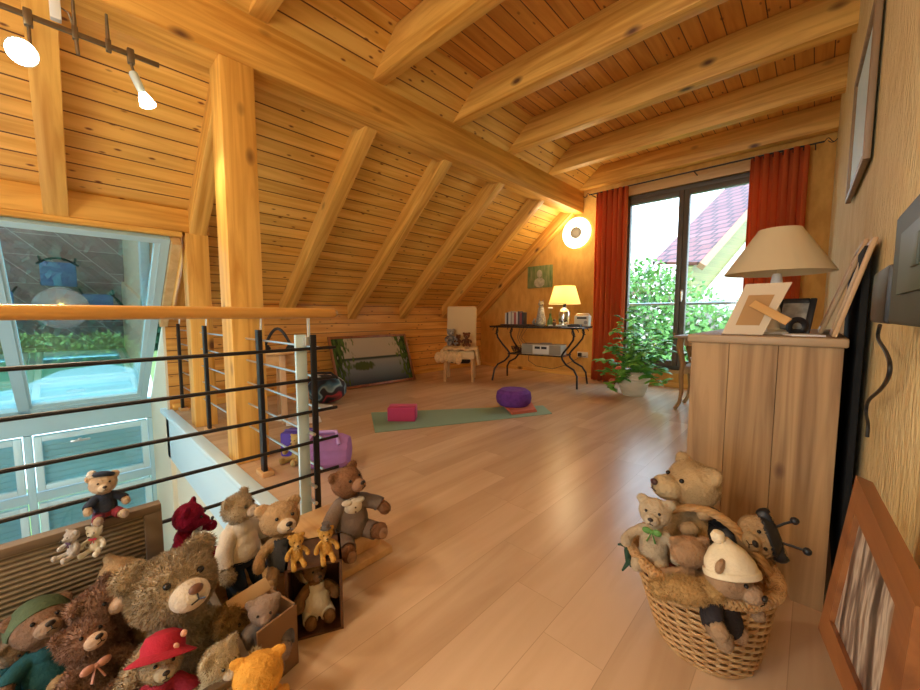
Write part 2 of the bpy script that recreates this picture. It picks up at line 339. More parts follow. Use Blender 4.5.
for ya, yb in ((-.25, .61), (-1.29, -.41), (-2.29, -1.45)):
    for k in range(24):
        z = -2.4+k*.062
        if not (z > -1.15): mb.box((-6.09, ya, z), (-6.06, yb, z+.059), .004)
    for k in range(8): mb.box((-6.09, ya, -.87+k*.062), (-6.06, yb, -.811+k*.062), .004)
mb.build('shutter', mat('pale_shutter', (0.42, 0.60, 0.66), 0.5), w2)  # white shutter slats, coloured with the blue of daylight
MB().box((-5.965, -.02, -.42), (-5.94, .14, -.395), .006).box((-5.965, .04, -.41), (-5.93, .07, -.38), .004).build('window_handle', M['steel'], w2)
# ---- balcony door (door_1)
d1 = empty('door_1', (0, 0, 0), kind='structure'); Y0, Y1 = YB+.03, YB+.11
MB().box((DL, Y0, DB), (DL+.05, Y1, DT), .005).box((DR-.05, Y0, DB), (DR, Y1, DT), .005).box((DL, Y0, DT-.06), (DR, Y1, DT), .005).box((DL, Y0, DB), (DR, Y1, DB+.05), .005).build('door_frame', M['frame_grey'], d1)
XM = -1.34
for a, b in ((DL+.05, XM), (XM, DR-.05)):
    lf = MB().box((a+.002, Y0-.02, DB+.05), (a+.065, Y1-.01, DT-.06), .008).box((b-.065, Y0-.02, DB+.05), (b-.002, Y1-.01, DT-.06), .008).box((a+.065, Y0-.02, DT-.13), (b-.065, Y1-.01, DT-.06), .008).box((a+.065, Y0-.02, DB+.05), (b-.065, Y1-.01, DB+.13), .008).build('door_leaf', M['frame_grey'], d1)
    MB().box((a+.06, Y0+.03, DB+.12), (b-.06, Y0+.036, DT-.12)).build('pane', glass('door_glass', .04, (.97, 1, 1)), lf, smooth=False)
MB().box((XM+.01, Y0-.03, 1.20), (XM+.04, Y0-.02, 1.34), .004).tube([(XM+.025, Y0-.03, 1.32), (XM+.025, Y0-.06, 1.32), (XM+.025, Y0-.065, 1.18)], .009).build('door_handle', M['steel'], d1)
struct('trim_door', MB().box((DL-.06, YB-.015, DB-.04), (DR+.06, YB+.03, DB), .004).box((DL-.05, YB-.012, DB), (DL, YB+.03, DT+.05), .004).box((DR, YB-.012, DB), (DR+.05, YB+.03, DT+.05), .004).box((DL-.05, YB-.012, DT), (DR+.05, YB+.03, DT+.16), .004), wood('pale_door_trim', (0.66, 0.44, 0.2), (0.56, 0.34, 0.14), 0, False))
struct('trim_added_gable', MB().box((-2.05, -3.2, .25), (-1.98, -3.05, 2.35), .01).box((-.07, -3.2, .25), (0, -3.05, 2.35), .01).box((-1.06, -3.2, .25), (-.99, -3.05, 2.35), .01).box((-2.05, -3.2, 2.28), (0, -3.05, 2.35), .01), M['white'])  # frame of the added gable window that lets in more daylight
# ================================================================= TIMBER
beam('roof_purlin', (-2.96, -3, 2.6), (.22, YB+3-.002, .32), M['pine_y'], 'long pine purlin crossing the whole room, carried by the square post', None)
beam('roof_purlin', (-4.10, -3, 1.702), (.16, 3.94, .19), M['pine_y'], 'pine beam along the top of the sloping roof glazing', None)
posn = ['nearest the camera, its end above the stair-side post', 'second from the camera', 'middle one, over the middle of the yoga mat room', 'next to last before the window wall', 'last one, tight against the window wall above the red curtains']
for i, y in enumerate((.93, 1.86, 2.80, 3.72, 4.66, 5.58)):
    lab = ['flat ceiling joist nearest the camera, only its end showing above the purlin at top left', 'flat ceiling joist cut by the top edge of the photo, second from the camera', 'ceiling joist third from the camera, reaching the right edge wall near the top', 'ceiling joist third from the window wall, meeting the right wall above the framed picture', 'ceiling joist second from the window wall', 'ceiling joist tight against the window wall above the red curtains'][i]
    beam('ceiling_joist', (-2.80, y, 2.922), (2.92, .12, .276), M['pine_x'], lab, 'exposed ceiling joists')
def rafter(y, x0, x1, label):
    L = (x1-x0)/CA; mb = MB(); mb.box((0, 0, 0), (L, .125, .175), .006)
    o = mb.build('rafter', M['pine_x'], loc=(x0, y, zU(x0))); o.rotation_euler = (0, -math.atan2(.84, 1), 0)
    return tag(o, label, 'rafter', 'rafters on the sloped ceiling')
rafter(-.05, -3.98, -2.80, 'rafter running down to the beam above the roof glazing, behind the spotlights')
for y, l in ((.93, 'rafter just behind the square post at the stair opening'), (1.86, 'rafter coming down left of the leaning landscape picture'), (2.80, 'rafter coming down above the leaning landscape picture'), (3.72, 'rafter coming down between landscape picture and cream chair'), (4.66, 'rafter coming down just above the cream chair'), (5.6, 'rafter tight against the window wall beside the small canvas')):
    rafter(y if y > 1 else .79, -4.84, -2.80, l)
beam('wooden_post', (-2.96, .75, 0), (.22, .2, 2.6), M['pine_z'], 'tall square pine post holding the long purlin', 'posts at the stair opening', cat='post')
beam('wooden_post', (-4.10, .76, 0), (.16, .17, 1.70), M['pine_z'], 'shorter pine post under the end of the glazing beam', 'posts at the stair opening', cat='post')
# ================================================================= RAILING
ZB = (.845, .70, .55, .405, .25)
hr = empty('stair_railing', (XR, .86, 0), label='near stair railing with round wooden handrail, silver corner post and thin dark bars', cat='railing'); hr.location = (0, 0, 0)
pts = [(XR, -2.98, 1.008), (XR, .885, 1.008)] + [(XR, .885+.03*math.sin(a), 1.008) for a in (.5, .9, 1.2)]
MB().tube(pts, [.024, .024, .0215, .016, .008], 14).build('handrail', M['handrail'], hr)
for z in ZB: MB().tube([(XR, -2.98, z), (XR, .90, z)], .0075, 8).build('bar', M['iron'], hr)
MB().box((XR-.030, .715, 0), (XR-.012, .765, .91), .002).build('post', M['silver'], hr)
MB().box((XR+.012, .768, 0), (XR+.024, .795, .91), .002).build('post', M['iron'], hr)
MB().tube([(XR, .77, .90), (XR, .77, .985)], .007).box((XR-.012, .75, .86), (XR+.012, .785, .90), .002).build('pin', M['steel'], hr)
for z in (.12, .2, .45): MB().tube([(XR-.03, .767, z), (XR+.034, .767, z)], .008).build('bolt', M['steel'], hr)
h2 = empty('stair_railing', (0, 0, 0), label='far railing with black flat posts and silver rods between the wooden posts', cat='railing')
MB().tube([(-4.75, .83, 1.008), (-1.80, .83, 1.008)], .022, 14).build('handrail', M['handrail_x'], h2)
for z in ZB: MB().tube([(-4.78, .83, z), (XR-.02, .83, z)], .0065, 8).build('rod', M['steel'], h2)
for x in (-2.45, -3.72, -4.77):
    MB().box((x-.025, .80, .03), (x+.025, .825, .91), .002).build('post', M['iron'], h2)
    MB().tube([(x, .825, .90), (x, .83, .99)], .006).build('pin', M['steel'], h2)
    MB().box((x-.07, .785, 0), (x+.05, .855, .03), .004).build('foot_block', M['beech_x'], h2)
pb = empty('wooden_plinth', (-1.5, .5, 0), label='light wooden step box under the jacket bear at the foot of the railing', cat='step'); pb.location = (0, 0, 0)
MB().box((XR+.04, .20, 0), (-1.47, .45, .03), .004).box((XR+.04, .45, 0), (-1.24, .90, .03), .004).build('base_board', M['beech_x'], pb)
MB().box((XR+.04, .20, .03), (-1.47, .43, .10), .004).box((XR+.04, .43, .03), (-1.29, .87, .10), .004).build('upper_box', M['beech_x'], pb)
# ================================================================= TRACK LIGHT
XT, ZT = -2.84, 2.44
gb_ = empty('added_ceiling_lamp', (-.85, -1.55, 2.40), label='added unseen round white ceiling lamp lighting the room from behind the camera', cat='lamp')  # added lamp, out of view, brightens the room
MB().lathe([(.001, 0), (.12, .03), (.16, .10), (.15, .18), (.08, .24), (.001, .25)], 28).build('globe', mat('opal_glass', (1, 1, 1), .3, emit=(1, .86, .62), estr=3), gb_)
MB().tube([(0, 0, .25), (0, 0, .845)], .006).build('cord', M['iron'], gb_)
_l = D.lights.new('added_ceiling_light', 'POINT'); _l.energy = 42; _l.color = (1, .85, .62); _l.shadow_soft_size = .2
_o = D.objects.new('added_ceiling_light', _l); COL.objects.link(_o); _o.location = (-.85, -1.55, 2.2)
tl = empty('track_light', (0, 0, 0), label='metal rail of small spotlights hung under the purlin at top left', cat='light')
MB().box((XT-.008, -1.2, ZT-.012), (XT+.008, .47, ZT+.012), .002).build('rail', M['dark_steel'], tl)
def spot(y, kind):
    c = Vector((XT, y, ZT)); mb = MB()
    mb.box((XT-.016, y-.016, ZT-.05), (XT+.016, y+.016, ZT+.03), .006)
    if kind == 'front':
        mb.tube([c+Vector((0, 0, -.05)), c+Vector((.01, 0, -.16))], .007); h = mb.build('spot_arm', M['dark_steel'], tl)
        m4 = Matrix.Translation(c+Vector((.03, -.015, -.19))) @ Vector((.80, -.30, -.45)).to_track_quat('Z', 'Y').to_matrix().to_4x4()
        MB().lathe([(.012, -.05), (.02, -.03), (.03, 0), (.058, .035), (.060, .042)], 20, M4=m4).build('spot_shade', M['chrome'], h)
        MB().lathe([(.0005, .044), (.054, .044), (.054, .05), (.0005, .052)], 20, M4=m4).build('bulb', M['bulb'], h)
        l = D.lights.new('spot_light', 'SPOT'); l.energy = 30; l.spot_size = 1.7; l.color = (1, .84, .58); l.shadow_soft_size = .09
        lo = D.objects.new('spot_light', l); COL.objects.link(lo); lo.matrix_world = m4 @ Matrix.Translation((0, 0, .08)) @ Matrix.Rotation(PI, 4, 'X')
    else:
        mb.tube([c+Vector((0, 0, -.05)), c+Vector((.005, .01, -.10))], .007); h = mb.build('spot_arm', M['dark_steel'], tl)
        m4 = Matrix.Translation(c+Vector((.005, .01, -.11))) @ Vector((.10, .32, -.9)).to_track_quat('Z', 'Y').to_matrix().to_4x4()
        MB().lathe([(.016, -.02), (.022, -.01), (.020, .05), (.018, .09)], 16, M4=m4).build('spot_body', M['silver'], h)
        MB().lathe([(.016, .09), (.024, .10), (.040, .15), (.036, .155), (.001, .158)], 20, M4=m4).build('bulb', M['bulb'], h)
        l = D.lights.new('spot_light', 'SPOT'); l.energy = 10; l.spot_size = 1.5; l.color = (1, .84, .58); l.shadow_soft_size = .09
        lo = D.objects.new('spot_light', l); COL.objects.link(lo); lo.matrix_world = m4 @ Matrix.Translation((0, 0, .19)) @ Matrix.Rotation(PI, 4, 'X')
spot(-.03, 'front'); spot(.345, 'side'); spot(-.55, 'front'); spot(-.95, 'side')
for y in (.13, .255): MB().tube([(XT, y, ZT+.0), (XT+.003, y, ZT+.16)], [.010, .006], 8).box((XT-.012, y-.012, ZT-.03), (XT+.012, y+.012, ZT+.035), .004).build('hanger', M['dark_steel'], tl)
MB().box((XT-.02, .045, ZT+.03), (XT+.02, .085, ZT+.162), .004).build('transformer_box', M['white'], tl)
MB().tube([(XT, .085, ZT+.10), (XT, .11, ZT+.09), (XT, .13, ZT+.03), (XT, .135, ZT-.10)], [.004, .004, .009, .008], 8).build('cable', M['dark_steel'], tl)
# ================================================================= WINDOW WALL: curtains, rod, lamp, canvas
def curtain(x0, x1, y, ztop, label, waves):
    cu = empty('curtain', ((x0+x1)/2, y, 0), label=label, cat='curtain', group='red curtains at the balcony door')
    n = waves*14; vs = []; fs = []; W = x1-x0; rows = 14
    for j in range(rows+1):
        z = .01+(ztop-.01)*j/rows
        for i in range(n+1):
            u = i/n; a = 2*PI*waves*u
            amp = .050*(1-.25*j/rows); vs.append(((u-.5)*W+.010*math.sin(a*2+j*.12), amp*math.sin(a+.25*math.sin(j*.5+u*5))+.012*math.sin(a*.37), z))
    m = (n+1)
    for j in range(rows):
        for i in range(n): fs.append((j*m+i, j*m+i+1, (j+1)*m+i+1, (j+1)*m+i))
    o = MB().add(vs, fs).build('cloth', CURT, cu, fix=False)
    sm = o.modifiers.new('thick', 'SOLIDIFY'); sm.thickness = .004; sm.offset = 0
    for k in range(waves): MB().tube([((( k+.5)/waves-.5)*W, .022*math.cos(a), ztop-.02+.022*math.sin(a)) for a in [2*PI*q/10 for q in range(10)]], .004, 6, closed=True).build('ring', M['iron'], cu)
    return cu
CURT = shade_mat('red_orange_cloth', (0.74, 0.185, 0.06), .45)
curtain(-2.46, -2.00, YB-.20, 2.80, 'red-orange curtain hanging left of the balcony door behind the potted plant', 6)
curtain(-.64, -.14, YB-.20, 2.80, 'red-orange curtain right of the balcony door above the cream table lamp', 6)
rd = empty('curtain_rod', (0, 0, 0), label='thin black curtain rod with leaf loops above the balcony door', cat='curtain rod')
yr = YB-.20
MB().tube([(-2.56, yr, 2.80), (-.02, yr, 2.80)], .009).build('rod', M['iron'], rd)
for sx_, x in ((-1, -2.56), (1, -.02)):
    pts = [(x+sx_*(.0+.10*u)*.95, yr, 2.80+.028*math.sin(u*PI*2)*(1 if u < .5 else .8)) for u in [i/12 for i in range(13)]]
    pts += [(x+sx_*(.095-.07*u), yr, 2.80-.026*math.sin(u*PI)) for u in [i/8 for i in range(9)]]
    MB().tube(pts, .004, 6).build('finial', M['iron'], rd)
for x in (-2.54, -1.2, -.09): MB().tube([(x, yr, 2.80), (x, YB, 2.80)], .006).build('bracket', M['iron'], rd)
wl = empty('wall_lamp', (-2.82, YB, 2.30), label='glowing round glass wall lamp with grey centre cap beside the left curtain', cat='lamp')
m4 = Matrix.Rotation(PI/2, 4, 'X')
MB().lathe([(.09, 0), (.09, .05), (.01, .055)], 28, M4=m4).build('base', M['steel'], wl)
MB().lathe([(.05, .055), (.18, .085), (.235, .075), (.242, .065), (.235, .058), (.18, .066), (.05, .05)], 48, M4=m4, capt=False).build('glass_disc', M['white_em'], wl)
MB().lathe([(.085, .07), (.085, .105), (.075, .112), (.0005, .113)], 28, M4=m4).build('centre_cap', mat('grey_cap', (.06, .045, .03), .7), wl)
pl_ = D.lights.new('wall_lamp_light', 'POINT'); pl_.energy = 7; pl_.color = (1, .80, .48); pl_.shadow_soft_size = .12
lo = D.objects.new('wall_lamp_light', pl_); COL.objects.link(lo); lo.location = (-2.82, YB-.30, 2.30)
def lightbulb(loc, e, name='lamp_light', r=.04, col=(1, .78, .45)):
    l = D.lights.new(name, 'POINT'); l.energy = e; l.color = col; l.shadow_soft_size = r; o = D.objects.new(name, l); COL.objects.link(o); o.location = loc
cv = empty('canvas_print', (0, 0, 0), label='small unframed green canvas of a pale bust on the window wall', cat='picture')
a, b = at(528, 267, 1, YB-.02), at(552, 287, 1, YB-.02)
MB().box((a.x, YB-.03, b.z), (b.x, YB, a.z), .003).build('canvas', mat('green_canvas', (0.12, 0.20, 0.06), .8, col2=(0.30, 0.33, 0.13), nscale=9, stretch=(3, 1, .6)), cv)
cx_, cz_ = (a.x+b.x)/2, (a.z+b.z)/2
MB().ball((cx_, YB-.031, cz_+.05), (.055, .004, .07), 2).ball((cx_, YB-.031, cz_-.10), (.11, .004, .085), 2).build('pale_figure', mat('pale_paint', (0.55, 0.52, 0.36), .8, var=.3, nscale=20), cv)
# ================================================================= IRON CONSOLE TABLE and what stands on it
TBL, TRZ = Vector((-2.95, 4.84, 0)), math.radians(10)
ct = empty('console_table', TBL, TRZ, label='black wrought iron console table with curved legs and glass top by the window wall', cat='table')
TZ = .84
MB().box((-.70, -.27, TZ-.012), (.70, .27, TZ), .004).build('table_top', glass('dark_glass', .25, (.25, .2, .15), (.6, .6, .6)), ct)
MB().tube([(-.69, -.26, TZ-.02), (.69, -.26, TZ-.02), (.69, .26, TZ-.02), (-.69, .26, TZ-.02)], .009, 6, closed=True).build('top_frame', M['iron'], ct)
for sx_ in (-1, 1):
    for sy_ in (-1, 1):
        P = [(.56, TZ-.02), (.585, .74), (.57, .66), (.50, .56), (.43, .48), (.40, .43), (.41, .38), (.47, .31), (.58, .25), (.63, .17), (.645, 0.0)]
        MB().tube([(sx_*x, sy_*(.17+.09*abs(z-.4)/.4), z) for x, z in P], .0135, 8).build('leg', M['iron'], ct)
        MB().tube([(sx_*(.60+.045*math.cos(t)), sy_*.25, .765+.05*math.sin(t)) for t in [k*.45 for k in range(12)]], .006, 6).build('scroll', M['iron'], ct)
mb = MB().tube([(-.42, -.19, .42), (.42, -.19, .42), (.42, .19, .42), (-.42, .19, .42)], .008, 6, closed=True)
for k in range(9): mb.box((-.36+k*.09-.01, -.19, .416), (-.36+k*.09+.01, .19, .424))
mb.box((-.42, -.01, .41), (.42, .01, .416))
mb.build('lower_shelf', M['iron'], ct)
RT = Matrix.Translation(TBL) @ Matrix.Rotation(TRZ, 4, 'Z')
def T(x, y, z=TZ): return RT @ Vector((x, y, z))
tray = MB().box((-.22, -.12, 0), (.22, .12, .02), .006).build('wooden_tray', M['darkwood'], loc=T(-.36, -.02, TZ+.001), rz=TRZ); tag(tray, 'flat dark wooden board under the books on the iron table', 'board')
bc = [((.72, .70, .62), 'cream'), ((.08, .07, .07), 'black'), ((.7, .68, .62), 'white'), ((.35, .32, .28), 'grey'), ((.65, .6, .5), 'ivory'), ((.42, .10, .08), 'dark red'), ((.7, .66, .6), 'pale'), ((.10, .08, .08), 'dark brown'), ((.32, .07, .07), 'maroon'), ((.05, .05, .06), 'black')]
x = -.52
for i, (c, nm) in enumerate(bc):
    t = .024+.012*((i*7) % 3)/2; h = .17+.025*((i*5) % 4)/3
    bk = empty('book', T(x+t/2, -.03, TZ+.021), TRZ, label='%s upright book in the row on the iron table, %s' % (nm, ['leftmost', 'second from left', 'third from left', 'fourth from left', 'fifth from left', 'fifth from right', 'fourth from right', 'third from right', 'second from right', 'rightmost'][i]), cat='book', group='books on the iron table')
    MB().box((-t/2, -.065, 0), (t/2, .065, h), .002).build('cover', mat('cover_'+nm, c, .6), bk)
    MB().box((-t/2+.003, -.062, h-.001), (t/2-.003, .067, h+.001)).build('pages', M['paperwhite'], bk)
    x += t+.001
# cat statue
cs = empty('cat_figurine', T(.02, .0, TZ+.001), TRZ+.2, label='tall seated pale cat figurine between the books and the lamp', cat='figurine')
MB().lathe([(.05, 0), (.075, .02), (.07, .10), (.052, .18), (.042, .25), (.03, .285)], 20).ball((0, -.01, .32), (.042, .05, .04)).ball((0, -.05, .31), .018).ball((0, -.055, .03), (.05, .04, .03)).add([(-.035, 0, .34), (-.012, 0, .35), (-.03, .005, .39), (-.02, .02, .34)], [(0, 1, 2), (1, 3, 2), (3, 0, 2)]).add([(.035, 0, .34), (.012, 0, .35), (.03, .005, .39), (.02, .02, .34)], [(0, 1, 2), (1, 3, 2), (3, 0, 2)]).build('body', mat('speckled_ceramic', (.62, .58, .48), .35, col2=(.25, .24, .2), nscale=45), cs)
MB().tube([(-.05, .03, .02), (-.10, .0, .03), (-.105, -.04, .05), (-.08, -.06, .10)], [.02, .022, .02, .012]).build('tail', mat('speckled_tail', (.62, .58, .48), .35, col2=(.3, .28, .24), nscale=45), cs)
# vase with flower
vz = empty('flower_vase', T(.17, -.02, TZ+.001), 0, label='slim green glass vase with a small white blossom on the iron table', cat='vase')
MB().lathe([(.035, 0), (.045, .02), (.04, .08), (.018, .13), (.016, .17), (.022, .18)], 20).build('vase', mat('green_glass', (.12, .20, .06), .1), vz)
MB().tube([(0, 0, .15), (.01, 0, .22), (0, 0, .26)], .003, 6).build('stem', mat('stem_green', (.1, .25, .05), .6), vz)
mb = MB()
for k in range(6): mb.ball((.022*math.cos(k), .022*math.sin(k), .26), (.016, .012, .012), 1)
mb.build('blossom', M['paperwhite'], vz)
fg = MB().ball((0, 0, .035), (.03, .025, .035)).ball((0, 0, .085), .02).ball((-.02, -.01, .045), .014).ball((.02, -.01, .045), .014).build('small_figurine', mat('dark_clay', (.12, .07, .04), .5), loc=T(.26, -.10, TZ+.001)); tag(fg, 'tiny dark figurine at the foot of the silver table lamp', 'figurine')
# silver lamp
def table_lamp(name, loc, rz, label, base, shade_pts, sm, zsh, e):
    o = empty(name, loc, rz, label=label, cat='lamp')
    for nm, prof, m_ in base: MB().lathe(prof, 32).build(nm, m_, o)
    MB().lathe(shade_pts, 48, (0, 0, zsh), capt=False).build('lamp_shade', sm, o)
    return o
tl2 = table_lamp('table_lamp', T(.36, .02, TZ+.022), 0, 'lit table lamp with silver glass jug base and cream shade on the iron table',
    [('base', [(.085, 0), (.085, .012), (.07, .018)], M['chrome']), ('jug_body', [(.07, .018), (.082, .06), (.082, .17), (.062, .215), (.03, .235), (.03, .25)], M['chrome']), ('neck', [(.022, .25), (.022, .29), (.03, .295), (.01, .31), (.006, .36)], M['iron']), ('bulb', [(.001, .31), (.03, .35), (.025, .39), (.001, .41)], M['bulb'])],
    [(.22, 0), (.222, .002), (.145, .255), (.142, .255), (.218, .002)], shade_mat('cream_shade_lit', (.92, .78, .48), .55), .29, 9)
lightbulb(T(.36, .02, TZ+.45), 5)
tr = MB().box((-.19, -.10, 0), (.19, .10, .02), .004).build('magazine', mat('white_tray', (.72, .7, .64), .4), loc=T(.36, .0, TZ+.001), rz=TRZ); tag(tr, 'flat pale tray under the silver table lamp', 'tray')
rdio = empty('clock_radio', T(.62, .03, TZ+.001), TRZ, label='white clock radio at the right end of the iron table top', cat='radio')
MB().box((-.10, -.07, 0), (.10, .07, .15), .01).build('case', mat('pale_plastic', (.68, .64, .52), .4), rdio)
MB().box((-.06, -.074, .105), (.07, -.069, .13), .002).build('display', M['black'], rdio)
MB().lathe([(.025, 0), (.025, .008), (.001, .009)], 18, M4=Matrix.Translation((.06, -.07, .055)) @ Matrix.Rotation(PI/2, 4, 'X')).build('dial', mat('grey_dial', (.3, .28, .25), .4), rdio)
MB().tube([(-.09, 0, .15), (-.08, 0, .175), (.08, 0, .175), (.09, 0, .15)], .006).build('carry_handle', M['steel'], rdio)
pd = empty('phone_dock', T(.56, -.14, TZ+.001), TRZ, label='flat black phone dock in front of the clock radio', cat='device')
MB().box((-.09, -.045, 0), (.09, .045, .03), .008).build('body', M['black'], pd); MB().box((-.05, -.02, .03), (.05, .02, .036), .002).build('keypad', mat('dark_grey_keys', (.06, .06, .07), .5), pd)
st = empty('stereo', T(.08, -.02, .425), TRZ, label='silver compact stereo on the lower shelf of the iron table', cat='stereo')
MB().box((-.30, -.12, 0), (.30, .12, .15), .008).build('case', mat('champagne_plastic', (.55, .50, .38), .4), st)
for s in (-1, 1): MB().box((s*.29, -.125, .01), (s*.13, -.119, .14), .002).build('speaker_grille', mat('grey_mesh', (.35, .33, .26), .8, bmp=.4, bscale=300), st)
MB().box((-.12, -.128, .012), (.12, -.119, .138), .002).build('front_panel', mat('white_panel', (.8, .8, .74), .35), st)
MB().box((-.09, -.132, .085), (-.01, -.127, .12)).box((.01, -.132, .085), (.09, -.127, .12)).build('display', M['black'], st)
MB().box((-.04, -.05, .15), (.10, .07, .165), .004).build('disc_lid', mat('grey_lid', (.3, .28, .25), .3), st)
wb_ = empty('wire_basket', T(-.33, -.02, .425), TRZ, label='dark round wire basket of odds and ends at the left of the lower shelf', cat='basket')
mb = MB()
for z, r in ((.0, .06), (.03, .085), (.06, .10), (.09, .11)): mb.tube([(r*math.cos(a), r*math.sin(a), z+.004) for a in [2*PI*k/20 for k in range(20)]], .004, 5, closed=True)
for k in range(12): a = 2*PI*k/12; mb.tube([(.06*math.cos(a), .06*math.sin(a), .004), (.11*math.cos(a), .11*math.sin(a), .094)], .003, 5)
mb.build('wires', M['iron'], wb_)
mb = MB()
for k in range(7): mb.ball((.05*math.cos(k*2.1), .05*math.sin(k*2.1), .05+.012*(k % 3)), .028, 1)
mb.build('contents', mat('dark_balls', (.10, .035, .025), .5), wb_, kind='stuff')
cbl = MB(); a = T(-.08, -.18, .40); 
cbl.tube([T(-.20, .1, .41), T(-.22, .12, .30), T(-.10, .14, .22), T(.15, .16, .19), T(.32, .2, .25), T(.48, .5, .36), T(.52, .62, .36)], .004, 6)
tag(cbl.build('power_cable', M['black']), 'thin black cable looping under the iron table to the socket', 'cable')
cbl = MB()
for k in range(3): cbl.tube([T(-.30+.06*k, -.02, TZ-.03), T(-.34+.03*k, -.03, .66), T(-.28+.07*k, -.02, .52)], .003, 5)
tag(cbl.build('hanging_cable', M['black']), 'tangle of thin cables hanging under the glass table top', 'cable')
so = empty('wall_socket', (at(592, 366, 1, YB).x-.16, YB, .36), label='white double wall socket with black plug behind the iron table', cat='socket')
MB().box((-.09, -.012, -.045), (.09, 0, .045), .004).build('plate', mat('white_plate', (.75, .7, .6), .4), so); MB().box((-.06, -.06, -.03), (-.01, -.012, .03), .006).build('plug', M['black'], so)
# ================================================================= CREAM CHAIR
chv = Vector((-3.95, 4.19, 0)); CR = math.radians(38)
ch = empty('upholstered_chair', chv, CR, label='cream high-back chair with light wooden legs in the corner', cat='chair')
MB().box((-.24, -.25, .34), (.24, .24, .47), .035).build('seat', M['cream'], ch)
MB().box((-.235, -.05, 0), (.235, .05, .70), .03, Matrix.Translation((0, .23, .44)) @ Matrix.Rotation(-.12, 4, 'X')).build('backrest', M['cream'], ch)
for sx_ in (-1, 1):
    for sy_, yy in ((-1, -.21), (1, .20)): MB().tube([(sx_*.20, yy, .35), (sx_*.21, yy+sy_*.01, 0)], [.027, .02], 4).build('leg', M['beech'], ch)
def CH(x, y, z): return Matrix.Translation(chv) @ Matrix.Rotation(CR, 4, 'Z') @ Vector((x, y, z))
fl_ = MB(); vs = []; fs = []; n = 26
def drape(u, v):   # u across seat -1..1.6, v front-back
    x = u*.25; z = .475
    if abs(x) > .245: z = .475-(abs(x)-.245)*1.6; x = math.copysign(.245+(abs(x)-.245)*.25, x)
    y = -.27+v*.47
    return (x, y, z+.012*math.sin(u*9+v*4)+.012*math.sin(v*13))
for j in range(n+1):
    for i in range(n+1): vs.append(drape(-1.35+2.9*i/n, j/n))
for j in range(n):
    for i in range(n): m_ = n+1; fs.append((j*m_+i, j*m_+i+1, (j+1)*m_+i+1, (j+1)*m_+i))
FL = mat('cream_fleece', (.84, .60, .32), .95, var=.25, nscale=25, bmp=.6, bscale=60)
th = empty('sheepskin_throw', chv, CR, label='fluffy cream fleece throw draped over the seat of the corner chair', cat='throw')
o = fl_.add(vs, fs).build('fleece', FL, th, fix=False); sm = o.modifiers.new('t', 'SOLIDIFY'); sm.thickness = .03; sm.offset = 1
mb = MB()
for k in range(6): mb.ball((-.30+.06*k, -.29, .40-.012*abs(k-2)), (.055, .06, .085+.01*(k % 2)), 2)
mb.build('fleece_fold', FL, th)
bg_ = MB().box((-.15, -.10, .26), (.16, .12, .338), .03).build('black_bag', M['black'], loc=chv, rz=CR); tag(bg_, 'black pouch fixed under the seat of the cream chair', 'bag')
# ================================================================= LANDSCAPE PICTURE leaning on the knee wall
def framed(name, P0, ex, ey, w, h, fw, ft, frame_m, print_m, label, extra=None, cat='picture', glassy=False):
    """P0 lower-left corner of the back face, ex along width, ey up the face"""
    m4 = face_basis(P0, ex, ey); o = D.objects.new(name, None); COL.objects.link(o); o.matrix_world = m4; tag(o, label, cat)
    mb = MB().box((0, 0, 0), (fw, h, ft), .004).box((w-fw, 0, 0), (w, h, ft), .004).box((fw, 0, 0), (w-fw, fw, ft), .004).box((fw, h-fw, 0), (w-fw, h, ft), .004)
    mb.build('frame', frame_m, o); MB().box((fw, fw, .003), (w-fw, h-fw, ft*.45)).build('print', print_m, o, smooth=False)
    return o
def lake_mat(w, h):
    m, t, p = nodes('lake_print'); p.inputs['Roughness'].default_value = .6; p.inputs['Specular IOR Level'].default_value = .15
    tc = t.nodes.new('ShaderNodeTexCoord'); s = t.nodes.new('ShaderNodeSeparateXYZ'); t.links.new(tc.outputs['Object'], s.inputs[0])
    y = math_(t, 'DIVIDE', s.outputs['Y'], h); x = math_(t, 'DIVIDE', s.outputs['X'], w)
    c = ramp(t, y, [(0.05, (.03, .045, .06)), (.32, (.18, .215, .24)), (.50, (.28, .29, .26)), (.535, (.035, .05, .04)), (.56, (.04, .06, .04)), (.575, (.44, .38, .28)), (.95, (.50, .42, .28))])
    n = N(t, 'ShaderNodeTexNoise', Scale=9.0, Detail=6.0); mp = t.nodes.new('ShaderNodeMapping'); mp.inputs['Scale'].default_value = (3, .9, 1); t.links.new(tc.outputs['Object'], mp.inputs[0]); t.links.new(mp.outputs[0], n.inputs['Vector'])
    side = math_(t, 'ABSOLUTE', math_(t, 'SUBTRACT', x, .52)); k = math_(t, 'ADD', math_(t, 'MULTIPLY', side, 1.35), math_(t, 'MULTIPLY', n.outputs[0], .8))
    f = ramp(t, math_(t, 'ADD', k, math_(t, 'MULTIPLY', y, .12)), [(.90, (0, 0, 0)), (.98, (1, 1, 1))])
    g = ramp(t, n.outputs[0], [(.4, (.015, .035, .005)), (.65, (.09, .15, .025))]); c = mixc(t, f, c, g)
    bx = math_(t, 'MULTIPLY', math_(t, 'SUBTRACT', x, .36), 5.0); by = math_(t, 'MULTIPLY', math_(t, 'SUBTRACT', y, .40), 7.0)
    d = math_(t, 'ADD', math_(t, 'POWER', math_(t, 'ABSOLUTE', bx), 2.0), math_(t, 'POWER', math_(t, 'ABSOLUTE', by), 2.0))
    b2 = ramp(t, math_(t, 'ADD', d, n.outputs[0]), [(.75, (1, 1, 1)), (1.0, (0, 0, 0))]); c = mixc(t, b2, c, (.06, .09, .02))
    t.links.new(c, p.inputs['Base Color']); return m
P0 = Vector((-4.50, 2.44, 0.002)); tiltx = .30
